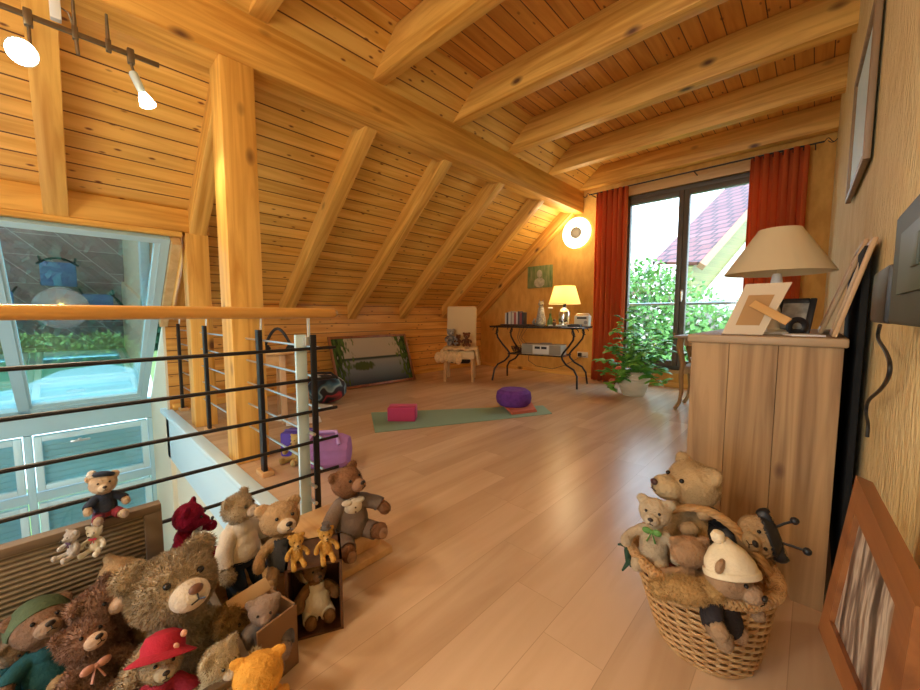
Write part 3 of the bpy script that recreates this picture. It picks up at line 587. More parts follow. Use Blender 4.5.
framed('framed_landscape', (-4.50, 2.42, .002), (0.06, 1.30, 0), (-.27, 0, .70), 1.27, .745, .035, .03, M['redwood'], lake_mat(1.27, .745), 'large dark-framed lake landscape leaning on the low boarded wall')
# ================================================================= YOGA THINGS
def quad_slab(pts, z0, z1):
    mb = MB(); n = len(pts); mb.add([(p[0], p[1], z0) for p in pts]+[(p[0], p[1], z1) for p in pts], [tuple(range(n-1, -1, -1)), tuple(range(n, 2*n))]+[(i, (i+1) % n, n+(i+1) % n, n+i) for i in range(n)]); return mb
c4 = [at(375, 433, 2, 0), at(552, 414, 2, 0), at(543, 406, 2, 0), at(371, 413, 2, 0)]
ym = quad_slab(c4, .001, .007).build('yoga_mat', mat('sage_mat', (.24, .38, .27), .85, bmp=.2, bscale=150), smooth=False); tag(ym, 'long sage green yoga mat rolled out on the laminate floor', 'mat')
bl = empty('yoga_block', at(399, 421, 2, .007)+Vector((-.02, .06, 0)), math.radians(42), label='pink foam yoga block pair on the left end of the green mat', cat='block')
MB().box((-.13, -.08, 0), (.13, 0.0, .13), .008).build('foam_block', mat('magenta_foam', (.50, .045, .15), .8), bl); MB().box((-.13, .004, 0), (.13, .08, .135), .008).build('foam_block', mat('pink_foam', (.62, .12, .24), .8), bl)
c4 = [at(504, 407, 2, .007), at(512, 415, 2, .007), at(537, 412, 2, .007), at(531, 404, 2, .007), at(515, 402, 2, .007)]
tw = quad_slab(c4, .008, .022); q4 = [c*1.0 for c in c4]; tw.add(*[(lambda m_: (m_.v, m_.f))(quad_slab([c4[0]*.97+c4[2]*.03, c4[1], c4[2]*.97+c4[0]*.03, c4[3]], .023, .035))][0])
tag(tw.build('folded_towel', mat('terracotta_cloth', (.60, .16, .09), .95, bmp=.3, bscale=90)), 'folded orange-red cloth under the round purple cushion', 'towel')
mc = at(517, 407, 2, .04)
cu = empty('meditation_cushion', (mc.x-.10, mc.y+.08, .036), label='round purple meditation cushion on the right end of the green mat', cat='cushion')
prof = [(.001, 0), (.15, 0), (.18, .03), (.19, .08), (.18, .14), (.14, .17), (.07, .163), (.001, .155)]
mb = MB().lathe(prof, 48); mb.v = [(x*(1+.02*math.sin(math.atan2(y, x)*24)), y*(1+.02*math.sin(math.atan2(y, x)*24)), z) for x, y, z in mb.v]
mb.build('cushion', mat('purple_cloth', (.17, .045, .33), .9, var=.3, nscale=20), cu)
# ================================================================= THINGS BEHIND THE RAILING
mr = empty('rolled_yoga_mat', (-3.44, 1.05, 0), label='blue rolled mat standing upright behind the far railing', cat='mat')
MB().lathe([(.045, 0), (.05, .01), (.05, .57), (.045, .58)], 24).build('roll', mat('blue_foam', (.035, .22, .33), .7), mr)
MB().tube([(.004*k*math.cos(k*.7), .004*k*math.sin(k*.7), .582) for k in range(11)], .003, 5).build('spiral_end', mat('dark_blue_foam', (.02, .1, .17), .7), mr)
stl = empty('wooden_stool', (-3.72, 1.42, 0), .5, label='pale wooden stool with a round top behind the far railing', cat='stool')
ZS = .64
MB().lathe([(.25, 0), (.26, .012), (.25, .03)], 32, (0, 0, ZS)).build('stool_top', M['beech_x'], stl)
for k in range(4):
    a = PI/4+k*PI/2; MB().box((-.04, -.025, 0), (.04, .025, ZS+.03), .004, Matrix.Rotation(a, 4, 'Z') @ Matrix.Translation((.22, 0, 0)) @ Matrix.Rotation(-.08, 4, 'Y')).build('leg', wood('pale_stool_leg%d' % k, (.72, .48, .26), (.6, .36, .18), 2, False), stl)
for s in (-1, 1): MB().box((-.17, -.012, .52), (.17, .012, ZS), .003, Matrix.Rotation(PI/4, 4, 'Z') @ Matrix.Translation((0, s*.15, 0))).build('apron', M['beech_x'], stl)
hp = empty('headphones', (-3.66, 1.38, ZS+.032), .8, label='black headphones with a curved band lying on the pale stool', cat='headphones')
MB().tube([(-.12+.24*k/12, 0, .04+.16*math.sin(PI*k/12)) for k in range(13)], .014, 8).build('headband', M['black'], hp)
for s in (-1, 1): MB().lathe([(.045, 0), (.05, .015), (.03, .045)], 20, (s*.12, 0, 0)).build('ear_cup', M['black'], hp)
yk = MB().ball((0, 0, .03), (.04, .035, .03)).build('yarn_ball', mat('purple_wool', (.20, .05, .36), .9, bmp=.6, bscale=120), loc=(-3.86, 1.30, ZS+.032)); tag(yk, 'small purple wool ball on the left of the pale stool', 'ball')
ppf = MB()
for k, (px, py, r) in enumerate(((281, 407, .5), (292, 411, 1.2), (300, 402, 2.0))):
    pp = at(px, py, 2, 0); o = MB().box((-.15, -.10, 0), (.15, .10, .004+.004*k), .001).build('paper_sheet', M['paperwhite'], loc=(pp.x+.5, pp.y-.15+.05*k, .001+.009*k), rz=r)
    tag(o, ['white paper sheet lying lowest under the pale stool', 'white paper sheet in the middle of the loose papers under the stool', 'white paper sheet on top of the loose papers under the stool'][k], 'paper', 'loose papers under the stool')
gb = empty('patterned_bag', (-4.02, 2.02, 0), .8, label='black gym bag with pink and blue pattern between stool and landscape picture', cat='bag')
def pattern_mat():
    m, t, p = nodes('patterned_cloth'); tc = t.nodes.new('ShaderNodeTexCoord'); v = N(t, 'ShaderNodeTexVoronoi', Scale=9.0); t.links.new(tc.outputs['Object'], v.inputs['Vector'])
    n = N(t, 'ShaderNodeTexNoise', Scale=5.0, Detail=1.0); t.links.new(tc.outputs['Object'], n.inputs['Vector'])
    c = ramp(t, n.outputs[0], [(.40, (.02, .025, .04)), (.46, (.05, .16, .24)), (.50, (.30, .45, .50)), (.53, (.02, .025, .04)), (.60, (.02, .02, .03)), (.63, (.45, .05, .07)), (.68, (.03, .03, .04))]); t.links.new(c, p.inputs['Base Color']); p.inputs['Roughness'].default_value = .7; return m
MB().ball((0, 0, .16), (.24, .18, .165), 3).build('bag_body', pattern_mat(), gb)
MB().tube([(-.15, -.05, .29), (-.1, -.12, .36), (.1, -.12, .36), (.15, -.05, .29)], .014, 8).build('strap', M['black'], gb)
MB().tube([(-.2, 0, .25), (-.1, .0, .318), (.1, 0, .318), (.2, 0, .25)], .006, 6).build('zip', M['steel'], gb)
vb = empty('foam_block', (-2.66, 1.12, 0), .7, label='violet-blue foam block standing behind the far railing post', cat='block')
MB().box((-.10, -.07, 0), (.10, .08, .17), .012).build('block', mat('violet_foam', (.09, .06, .42), .8), vb); MB().box((-.10, -.01, .171), (.10, .02, .174)).build('seam', mat('pale_violet', (.2, .15, .6), .8), vb)
bo = empty('bolster', (-2.28, 1.14, 0), .85, label='lilac gathered bolster cushion lying on the floor behind the corner post', cat='cushion')
mb = MB(); prof = [(.005, -.15), (.05, -.155), (.09, -.145), (.108, -.10), (.112, 0), (.108, .10), (.09, .145), (.05, .155), (.005, .15)]
mb.lathe(prof, 40, M4=Matrix.Translation((0, 0, .112)) @ Matrix.Rotation(PI/2, 4, 'Y')); mb.v = [(x, y*(1+.04*math.sin(14*math.atan2(z-.112, y)+.8*math.sin(x*20))), max(0, .112+(z-.112)*(1+.04*math.sin(14*math.atan2(z-.112, y))))) for x, y, z in mb.v]
mb.build('cover', mat('lilac_cloth', (.42, .20, .50), .85, var=.25, nscale=6), bo)
MB().tube([(-.10, -.09, .18), (-.07, -.02, .245), (.07, -.02, .245), (.10, -.09, .18)], .012, 8).build('carry_strap', mat('lilac_strap', (.5, .3, .6), .8), bo)
# ================================================================= POTTED PLANT
pc = Vector((-1.60, 4.86, 0))
pp = empty('potted_plant', pc, label='leafy green plant with orange blossoms in a ribbed cream pot before the balcony door', cat='plant')
prof = [(.001, 0), (.12, 0)]+[(.12+.078*(z/.31)**.7+.008*(1 if i % 2 else 0), z) for i, z in enumerate([.01+.022*k for k in range(14)])]+[(.19, .31), (.17, .305), (.155, .24), (.001, .24)]
MB().lathe(prof, 40).build('pot', mat('cream_ribbed_pot', (.72, .66, .50), .45), pp)
MB().lathe([(.001, .235), (.149, .235), (.149, .245), (.001, .25)], 24).build('soil', mat('soil', (.05, .03, .02), .95), pp)
stems = MB(); leaves = MB(); flowers = MB(); rg = random.Random(3)
def leaf(mb, p, d, L, W, up=(0, 0, 1)):
    d = Vector(d).normalized(); s = d.cross(Vector(up));
    if s.length < .05: s = d.orthogonal()
    s.normalize(); nrm = s.cross(d)
    P_ = [p, p+d*L*.3+s*W*.45-nrm*W*.1, p+d*L*.65+s*W*.4-nrm*L*.06, p+d*L-nrm*L*.18, p+d*L*.65-s*W*.4-nrm*L*.06, p+d*L*.3-s*W*.45-nrm*W*.1, p+d*L*.33+nrm*W*.12, p+d*L*.66+nrm*W*.04]
    mb.add(P_, [(0, 1, 6), (1, 2, 7, 6), (2, 3, 7), (3, 4, 7), (4, 5, 6, 7), (5, 0, 6)])
def toward(px, py, y): q = at(px, py, 1, y); return q-pc
tips = [(622, 318, 4.9), (633, 312, 5.0), (612, 345, 4.8), (640, 335, 5.05), (655, 330, 5.0), (668, 352, 4.8), (664, 372, 4.7), (650, 368, 4.6), (600, 360, 4.7), (604, 372, 4.6), (610, 388, 4.5), (618, 375, 4.5), (628, 350, 4.8), (645, 350, 4.7), (635, 362, 4.6), (662, 385, 4.5), (615, 330, 4.8), (606, 348, 4.7), (672, 338, 4.9)]
for px, py, y in tips:
    e = toward(px, py, y); b0 = Vector((rg.uniform(-.05, .05), rg.uniform(-.05, .05), .24)); mid = (b0+e)/2+Vector((0, 0, .10)); pts = []
    for k in range(9): u = k/8; pts.append(b0*(1-u)**2+mid*2*u*(1-u)+e*u*u)
    stems.tube(pts, [.006-.0004*k for k in range(9)], 5)
    for k in range(2, 9):
        for q in range(3):
            a = rg.uniform(0, 2*PI); d = Vector((math.cos(a), math.sin(a), rg.uniform(-.3, .5))); leaf(leaves, pts[k]+Vector((rg.uniform(-.02, .02), rg.uniform(-.02, .02), rg.uniform(-.02, .02))), d, rg.uniform(.10, .15), rg.uniform(.07, .10))
stems.build('stems', mat('plant_stem', (.10, .16, .04), .6), pp); leaves.build('foliage', mat('glossy_leaf', (.24, .58, .08), .5, col2=(.10, .36, .05), nscale=12), pp, fix=False)
for px, py, y in ((618, 368, 4.45), (612, 380, 4.45)):
    e = toward(px, py, y)
    for k in range(9): a = k*2.4; flowers.ball(e+Vector((.022*math.cos(a), .022*math.sin(a), .012*math.sin(a*1.7))), (.018, .018, .013), 1)
flowers.build('blossom', mat('salmon_blossom', (.75, .22, .13), .6), pp)
# ================================================================= SIDE CONSOLE BEHIND THE CABINET
dk = empty('side_table', (-.70, 4.62, 0), 0, label='pale wooden side table with curved legs half hidden behind the cabinet', cat='table')
MB().box((-.36, -.24, .76), (.36, .24, .785), .006).build('table_top', M['greywood_top'], dk)
for sx_ in (-1, 1):
    for sy_ in (-1, 1): MB().tube([(sx_*x, sy_*.19, z) for x, z in ((.30, .76), (.31, .66), (.285, .56), (.27, .47), (.285, .36), (.275, .2), (.29, .08), (.33, 0.0))], [.03, .032, .026, .03, .024, .02, .018, .02], 4).build('leg', M['greywood'], dk)
MB().box((-.28, -.2, .44), (.28, .2, .47), .004).build('shelf', M['greywood_top'], dk)
MB().box((-.27, -.19, .68), (.27, -.17, .76), .004).box((-.27, -.2, .39), (.27, -.18, .44), .004).build('apron', M['greywood'], dk)
bw = empty('white_bowl', (-.82, 4.55, .471), label='white bowl with dark contents on the shelf of the side table', cat='bowl')
MB().lathe([(.05, 0), (.10, .04), (.115, .08), (.108, .08), (.09, .04), (.001, .03)], 28).build('bowl', M['paperwhite'], bw); mb = MB()
for k in range(8): mb.ball((.05*math.cos(k*2.3), .05*math.sin(k*2.3), .075), .025, 1)
mb.build('contents', M['black'], bw, kind='stuff')
pt = empty('pet_bed', (-.72, 4.66, 0), label='low white planter with dark soil under the side table', cat='planter'); pt.name = 'floor_planter'
MB().lathe([(.13, 0), (.16, .02), (.17, .15), (.155, .15), (.15, .12), (.001, .12)], 28).build('pot', M['paperwhite'], pt); MB().lathe([(.001, .12), (.148, .12), (.12, .15), (.001, .17)], 20).build('soil', mat('dark_soil', (.02, .015, .01), 1, bmp=1, bscale=90), pt)
# ================================================================= CABINET and what stands on it
CX0, CX1, CY0, CY1, CZ = -.345, .075, 1.70, 2.75, .925
cb = empty('oak_cabinet', (-.13, 2.2, 0), label='tall weathered oak cabinet seen from its boarded side by the right wall', cat='cabinet'); cb.location = (0, 0, 0)
MB().box((CX0-.015, CY0-.015, CZ-.03), (CX1+.01, CY1+.015, CZ), .006).build('cabinet_top', M['greywood_top'], cb)
# side with arched foot
for a, b, ftl in ((CX0, -.225, False), (-.223, -.085, False), (-.083, CX1, True)):
    poly = [(a, CZ-.03), (b, CZ-.03), (b, 0.0)]
    if ftl: poly = [(a, CZ-.03), (b, CZ-.03), (b, 0.0), (-.005, 0.0)] + [(-.02, .03), (-.035, .045), (-.04, .09), (-.055, .12), (a, .14)]
    else: poly = [(a, CZ-.03), (b, CZ-.03), (b, .14), (a, .14)]
    if a == CX0: poly = [(a, CZ-.03), (b, CZ-.03), (b, .14), (-.25, .12), (-.265, .09), (-.27, .045), (-.285, .03), (-.30, 0), (a, 0)]
    MB().prism(poly, .02, face_basis((0, CY0, 0), (1, 0, 0), (0, 0, 1)) @ Matrix.Translation((0, 0, -.02))).build('side_panel', M['greywood'], cb)
MB().box((CX0+.01, CY1-.02, .0), (CX1, CY1, CZ-.03)).box((CX1-.015, CY0+.02, .1), (CX1, CY1-.02, CZ-.03)).box((CX0+.01, CY0+.02, .13), (CX1-.015, CY1-.02, .15)).build('carcass', M['greywood'], cb)
for k in range(2):
    y0 = CY0+.02+k*.51; dr = MB().box((CX0, y0+.004, .15), (CX0+.02, y0+.506, CZ-.04), .004).build('door', M['greywood'], cb)
    MB().ball((CX0-.012, y0+(.45 if k == 0 else .06), .55), .014).build('knob', M['iron'], dr)
# black panel behind cabinet
tag(MB().box((XW-.036, 1.76, .0), (XW-.018, 2.5, 1.22), .003).build('black_panel', mat('matt_black', (.006, .006, .006), .9), smooth=True), 'thin black panel filling the gap between cabinet and right wall', 'board')
LX, LY = -.115, 1.93
lm = empty('table_lamp', (LX, LY, CZ+.001), label='unlit table lamp with wide cream cone shade on the oak cabinet', cat='lamp')
MB().lathe([(.065, 0), (.065, .01), (.02, .02), (.014, .05), (.02, .08), (.012, .12), (.01, .17)], 24).build('base', mat('cream_ceramic', (.75, .68, .52), .4), lm)
MB().lathe([(.013, .12), (.02, .19), (.016, .225), (.012, .235)], 16).build('socket', M['paperwhite'], lm)
MB().lathe([(.168, 0), (.171, .001), (.066, .17), (.063, .17), (.167, .002)], 56, (0, 0, .235), capt=False).tube([(-.064, 0, .403), (.064, 0, .403)], .002, 5).tube([(0, 0, .17), (0, 0, .403)], .002, 5).build('lamp_shade', shade_mat('cream_paper_shade', (.80, .68, .44), .4), lm)
# photo frame seen from behind
def corner(px, py, y): return at(px, py, 1, y)
A = corner(722, 336, 1.74); Bp = corner(767, 337, 1.735); A.z = Bp.z = CZ+.001
hgt = .155; tl_ = corner(745, 276, 1.79)
ex = (Bp-A); ey = Vector((tl_.x-A.x, .06, tl_.z-A.z)); wd = ex.length*1.06; ey_l = .150
pf = D.objects.new('photo_frame', None); COL.objects.link(pf); pf.matrix_world = face_basis(A, (1, .02, 0), ey.normalized()); tag(pf, 'small pale photo frame turned away, its orange back and stand strut showing', 'photo frame')
shx = ey.dot(Vector((1, .02, 0)).normalized())
W_, H_ = .122, .195
MB().prism([(0, 0), (W_, 0), (W_+.07, H_), (.06, H_)], .008).build('frame', mat('pale_wood_frame', (.62, .50, .34), .5), pf)
MB().prism([(.040, .035), (W_-.012, .035), (W_+.025, H_-.045), (.072, H_-.045)], .0095).build('back_board', mat('brown_board', (.42, .23, .08), .7), pf)
MB().box((-.014, 0, 0), (.014, .15, .003), .001, Matrix.Translation((.085, .118, .012)) @ Matrix.Rotation(-2.25, 4, 'Z') @ Matrix.Rotation(.42, 4, 'X')).build('stand_strut', mat('orange_strut', (.60, .34, .12), .6), pf)
framed('photo_frame', (-.125, 1.95, CZ+.001), (1, -.25, 0), (.09, .05, .15), .12, .15, .02, .01, M['black'], mat('grey_photo', (.45, .42, .36), .5, var=.6, nscale=25), 'small black photo frame between the pale frame and the wall frames', cat='photo frame')
# two wooden frames leaning on the right wall
FW = wood('pale_frame_wood', (.55, .36, .19), (.42, .26, .12), 1, False)
PRW = mat('white_mount', (.62, .66, .62), .4, var=.3, nscale=12)
def lean(name, y0, y1, zt, x0, label, prt):
    m_ = framed(name, (x0+.012, y1, CZ+.001), (0, -1, 0), (XW-.022-x0, 0, zt-CZ), y1-y0, math.hypot(XW-x0-.02, zt-CZ), .022, .014, FW, prt, label, cat='picture frame'); return m_
lean('picture_frame', 2.0, 2.40, 1.27, .015, 'pale wooden picture frame leaning on the wall, the farther one on the cabinet', mat('green_white_print', (.5, .55, .45), .4, var=.5, nscale=9))
lean('picture_frame', 1.71, 1.96, 1.235, .045, 'pale wooden picture frame leaning on the wall at the near end of the cabinet', PRW)
tag(MB().box((-.04, -.05, 0), (.05, .05, .006), .001).build('paper_sheet', M['paperwhite'], loc=(-.03, 1.80, CZ+.001), rz=.3), 'white folded card lying on the cabinet beside the strut', 'card')
wt = empty('bracelet_stand', (-.045, 1.90, CZ+.001), .5, label='black and silver bangle resting on the cabinet behind the strut', cat='bangle'); wt.name = 'bangle'
MB().tube([(.026*math.cos(a), 0, .030+.026*math.sin(a)) for a in [2*PI*k/24 for k in range(24)]], .005, 8, closed=True, flat=2.2).build('band', M['black'], wt)
MB().tube([(.0305*math.cos(a), 0, .030+.0305*math.sin(a)) for a in [PI*.3+PI*.5*k/10 for k in range(11)]], .003, 8).build('silver_rim', M['steel'], wt)
# wall picture (right wall)
wp = framed('wall_picture', (.110, 2.96, 1.60), (.014, -.79, 0), (-.0, 0, 1), .80, .62, .028, .022, wood('brown_frame', (.30, .19, .10), (.2, .12, .06), 1, False), mat('pale_blue_print', (.50, .70, .80), .6, col2=(.62, .78, .84), nscale=2), 'framed pale blue picture hanging high on the right wall')
# wall device
dv = empty('wall_controller', (XW, .6, 1.05), label='dark grey control box on the right wall with plugged adapter and curly black cord', cat='device'); dv.location = (0, 0, 0)
MB().box((.09, .50, .985), (XW, .95, 1.16), .006).build('box_body', mat('dark_olive_plastic', (.030, .036, .024), .6), dv)
MB().box((.087, .60, 1.03), (.091, .86, 1.12), .001).box((.084, .70, 1.06), (.088, .74, 1.10), .001).build('embossed_panel', mat('olive_panel', (.05, .06, .04), .5), dv)
MB().box((.10, .955, 1.10), (XW-.004, 1.01, 1.165), .008).build('knob', M['black'], dv)
MB().box((.085, .955, .985), (XW, 1.16, 1.085), .006).build('adapter', M['black'], dv)
cp = [(880, 325), (878, 338), (886, 352), (890, 365), (888, 378), (880, 390), (869, 400), (866, 412), (868, 424), (867, 440)]
cq = []
for k in range(len(cp)-1):
    P_ = [Vector(cp[max(0, min(len(cp)-1, k+d))]) for d in (-1, 0, 1, 2)]
    for u in (0, .25, .5, .75): cq.append(.5*((2*P_[1])+(P_[2]-P_[0])*u+(2*P_[0]-5*P_[1]+4*P_[2]-P_[3])*u*u+(-P_[0]+3*P_[1]-3*P_[2]+P_[3])*u**3))
MB().tube([at(q_.x, q_.y, 0, .122) for q_ in cq], .004, 8).build('cord', M['black'], dv)
# lower frame on the right
T1, T2, B1, B2 = at(856, 475, 1, .95), at(915, 605, 1, .56), at(818, 628, 1, 1.02), at(884, 790, 1, .60)
def bil(u, v, w_=0.0):
    return B1*(1-u)*(1-v)+B2*u*(1-v)+T1*(1-u)*v+T2*u*v+Vector((-1, -.1, .35)).normalized()*w_
def bilbox(mb, u0, v0, u1, v1, w0, w1):
    vs = [bil(u, v, q) for u in (u0, u1) for v in (v0, v1) for q in (w0, w1)]
    return mb.add(vs, [(0, 1, 3, 2), (4, 6, 7, 5), (0, 4, 5, 1), (2, 3, 7, 6), (0, 2, 6, 4), (1, 5, 7, 3)])
lf = empty('painting', B1, label='red-brown framed birch painting leaning at the lower right by the wall', cat='painting'); lf.location = (0, 0, 0)
mb = MB()
for q in ((0, 0, .15, 1), (.85, 0, 1, 1), (.15, 0, .85, .16), (.15, .84, .85, 1)): bilbox(mb, *q, -.022, 0)
mb.build('frame', wood('red_pine_frame', (.30, .11, .03), (.17, .055, .015), 1, True), lf)
def birch_mat():
    m, t, p = nodes('birch_print'); tc = t.nodes.new('ShaderNodeTexCoord'); mp = t.nodes.new('ShaderNodeMapping'); mp.inputs['Scale'].default_value = (30, 34, 6); t.links.new(tc.outputs['Object'], mp.inputs[0])
    n = N(t, 'ShaderNodeTexNoise', Scale=1.0, Detail=4.0); t.links.new(mp.outputs[0], n.inputs['Vector']); c = ramp(t, n.outputs[0], [(.38, (.05, .035, .03)), (.5, (.22, .16, .13)), (.58, (.58, .5, .42)), (.66, (.25, .17, .12))]); t.links.new(c, p.inputs['Base Color']); p.inputs['Roughness'].default_value = .35; return m
bilbox(MB(), .15, .16, .85, .84, -.018, -.008).build('print', birch_mat(), lf, smooth=False)
tag(MB().box((.085, .70, 0), (XW-.002, .95, .30), .006).build('wooden_crate', M['darkwood']), 'dark wooden crate under the leaning birch painting', 'crate')
# ================================================================= LOWER STOREY seen mirrored in the glazing
rt = empty('round_table', (-5.2, .0, -2.6), label='round dining table on the tiled floor below, mirrored in the roof glazing', cat='table')
MB().lathe([(.001, .70), (.28, .70), (.29, .715), (.28, .73), (.001, .73)], 40).build('table_top', mat('mauve_top', (.42, .38, .40), .3), rt)
MB().lathe([(.22, 0), (.20, .03), (.05, .06), (.045, .65), (.10, .70)], 24).build('pedestal', M['white'], rt)
for k, (x, y, r) in enumerate(((-4.74, .0, PI/2), (-5.2, .40, PI), (-5.2, -.62, 0))):
    dc = empty('dining_chair', (x, y, -2.6), r, label=['dark dining chair below, on the room side of the round table', 'dark dining chair below, nearest the cheek wall', 'dark dining chair below, farthest from the cheek wall'][k], cat='chair', group='dining chairs on the lower floor')
    MB().box((-.18, -.16, .43), (.18, .18, .47), .015).build('seat', mat('blue_seat', (.12, .2, .42), .5), dc)
    MB().tube([(.2*math.cos(a), -.19+.06*math.cos(a*2), .47+.42*math.sin(a)) for a in [PI*q/12 for q in range(13)]], .014, 8).tube([(-.1, -.19, .47), (-.06, -.22, .85)], .008).tube([(.1, -.19, .47), (.06, -.22, .85)], .008).build('backrest', M['iron'], dc)
    for sx_ in (-1, 1):
        for sy_ in (-1, 1): MB().tube([(sx_*.17, sy_*.17, .43), (sx_*.19, sy_*.19, 0)], .014, 6).build('leg', M['iron'], dc)
pn = empty('candle_lamp', (-5.15, .0, -1.868), label='small glowing lamp standing on the round table below', cat='lamp')
MB().lathe([(.03, 0), (.03, .01), (.01, .02), (.01, .05)], 16).build('stand', M['iron'], pn); MB().lathe([(.001, .05), (.03, .06), (.035, .09), (.02, .12), (.001, .13)], 20).build('bulb', mat('amber_bulb', (1, .8, .4), .4, emit=(1, .62, .15), estr=5), pn)
_l = D.lights.new('lower_fill_light', 'POINT'); _l.energy = 25; _l.color = (.9, .93, 1); _l.shadow_soft_size = .3  # added fill light for the lower storey, away from any lamp
_o = D.objects.new('lower_fill_light', _l); COL.objects.link(_o); _o.location = (-3.6, -1.2, -.6)
# ================================================================= OUTSIDE
struct('ground_outside', MB().box((-90, -60, -2.9), (-6.2, 80, -2.81)).box((-6.2, 5.9+.3, -2.9), (60, 80, -2.81)), mat('lawn', (.08, .17, .03), .95, col2=(.13, .20, .05), nscale=.8), smooth=False)
dr_ = []
for px, py in ((-60, 400), (0, 412), (150, 402), (128, 366), (70, 368), (20, 395)): pass
dv_ = MB(); pts = [at(px, py, 2, -2.8) for px, py in ((-200, 520), (170, 470), (150, 372), (108, 364), (60, 371), (20, 388), (-60, 405))]
dv_.add([(p.x, p.y, -2.80) for p in pts]+[(p.x, p.y, -2.78) for p in pts], [tuple(range(6, -1, -1)), tuple(range(7, 14))]+[(i, (i+1) % 7, 7+(i+1) % 7, 7+i) for i in range(7)])
struct('ground_driveway', dv_, mat('pale_gravel', (.70, .68, .62), .9, var=.1, nscale=3), smooth=False)
def bushy(name, c, r, n, leafm, label, seed, sz=.16, blossom=None, nb=0, cat='bush', group=None, trunk=True):
    o = empty(name, (c[0], c[1], -2.8), label=label, cat=cat, group=group); rg = random.Random(seed); mb = MB(); zc = c[2]+2.8
    lob = [(Vector((rg.uniform(-.5, .5)*r[0], rg.uniform(-.5, .5)*r[1], zc+rg.uniform(-.5, .5)*r[2])), rg.uniform(.45, .7)) for _ in range(14)]
    fl_ = MB()
    for i in range(n+nb):
        p0, s = lob[rg.randrange(14)]; d = Vector((rg.gauss(0, 1), rg.gauss(0, 1), rg.gauss(0, 1))).normalized(); q = rg.uniform(.75, 1.05)*s
        p = p0+Vector((d.x*r[0]*q, d.y*r[1]*q, d.z*r[2]*q)); p.z = max(p.z, .02)
        t1 = Vector((rg.gauss(0, 1), rg.gauss(0, 1), rg.gauss(0, 1))).normalized(); t2 = t1.orthogonal().normalized(); S_ = sz*rg.uniform(.6, 1.2)
        if i < n: mb.add([p, p+t1*S_*.5+t2*S_*.28, p+t1*S_, p+t1*S_*.5-t2*S_*.28], [(0, 1, 2, 3)])
        else: fl_.add([p, p+t1*S_*.4+t2*S_*.3, p+t1*S_*.8, p+t1*S_*.4-t2*S_*.3], [(0, 1, 2, 3)])
    mb.build('foliage', leafm, o, smooth=False, fix=False)
    if nb: fl_.build('blossom', blossom, o, smooth=False, fix=False)
    st = MB()
    for k in range(6): a = k*1.05; st.tube([(.08*math.cos(a), .08*math.sin(a), 0), (.25*r[0]*math.cos(a), .25*r[1]*math.sin(a), zc*.6), (.5*r[0]*math.cos(a), .5*r[1]*math.sin(a), zc+.2*r[2])], [.07, .05, .02], 6)
    st.build('branches', mat('bark_'+name+str(seed), (.12, .08, .05), .9), o)
    return o
LF1 = mat('leaf_bright', (.17, .40, .10), .7, col2=(.08, .24, .05), nscale=2.5)
LF2 = mat('leaf_dark', (.035, .13, .07), .7, col2=(.018, .075, .04), nscale=2)
LF3 = mat('leaf_yellow', (.34, .42, .06), .6, col2=(.16, .28, .04), nscale=2)
BL = mat('blossom_white', (.45, .42, .40), .8)
bushy('flowering_shrub', (-3.9, 9.6, -.1), (2.1, 1.0, 2.3), 20000, LF1, 'green blossoming shrub outside the left half of the balcony door', 11, .15, BL, 5000)
bushy('flowering_shrub', (-1.3, 9.4, -.45), (2.1, 1.0, 2.0), 20000, LF1, 'green blossoming shrub outside the right half of the balcony door', 12, .15, BL, 5000)
# french balcony rail
br = empty('balcony_rail', (-1.18, YB+.36, 1.16), label='thin grey balcony rail outside the glazed door', cat='railing')
MB().tube([(-.95, 0, 0), (.95, 0, 0)], .02).build('rail', M['steel'], br)
for x in (-.93, .93): MB().tube([(x, 0, 0), (x, -.08, 0)], .012).box((x-.02, -.085, -.03), (x+.02, -.07, .03), .004).build('bracket', M['steel'], br)
# neighbour's house
hs = empty('neighbour_house', (0, 0, 0), label='neighbouring house with red tiled roof and yellow-green gable outside', cat='house')
def dp(px, py, t): return dep(px, py, t)
E0, E1 = dp(700, 262, 13), dp(652, 262, 15); 
Rn = dp(800, 150, 17); Rf = Rn+(E1-E0)
n_ = (E1-E0).cross(Rn-E0).normalized()*.12
roof = MB().add([E0, Rn, Rf, E1, E0+n_, Rn+n_, Rf+n_, E1+n_], [(0, 1, 2, 3), (7, 6, 5, 4), (0, 4, 5, 1), (1, 5, 6, 2), (2, 6, 7, 3), (3, 7, 4, 0)])
def tile_mat():
    m, t, p = nodes('roof_tiles'); uvx = (E1-E0).normalized(); uvy = (Rn-E0).normalized(); tc = t.nodes.new('ShaderNodeTexCoord')
    cb = t.nodes.new('ShaderNodeCombineXYZ')
    for i, u in enumerate((uvx, uvy)):
        d = t.nodes.new('ShaderNodeVectorMath'); d.operation = 'DOT_PRODUCT'; t.links.new(tc.outputs['Object'], d.inputs[0]); d.inputs[1].default_value = tuple(u); t.links.new(d.outputs['Value'], cb.inputs[i])
    b = t.nodes.new('ShaderNodeTexBrick'); b.inputs['Scale'].default_value = 1.0; b.inputs['Brick Width'].default_value = .55; b.inputs['Row Height'].default_value = .42; b.inputs['Mortar Size'].default_value = .05
    b.inputs['Color1'].default_value = (.20, .055, .06, 1); b.inputs['Color2'].default_value = (.27, .09, .09, 1); b.inputs['Mortar'].default_value = (.05, .02, .03, 1)
    t.links.new(cb.outputs[0], b.inputs[0]); t.links.new(b.outputs[0], p.inputs['Base Color']); return m
roof.build('roof', tile_mat(), hs, smooth=False)
rk = (Rn-E0); up_ = Vector((0, 0, 1)); G0, G1 = E0, Rn
def offs(p, a, b): return p+rk.normalized()*a-up_*b
back = (E1-E0).normalized()
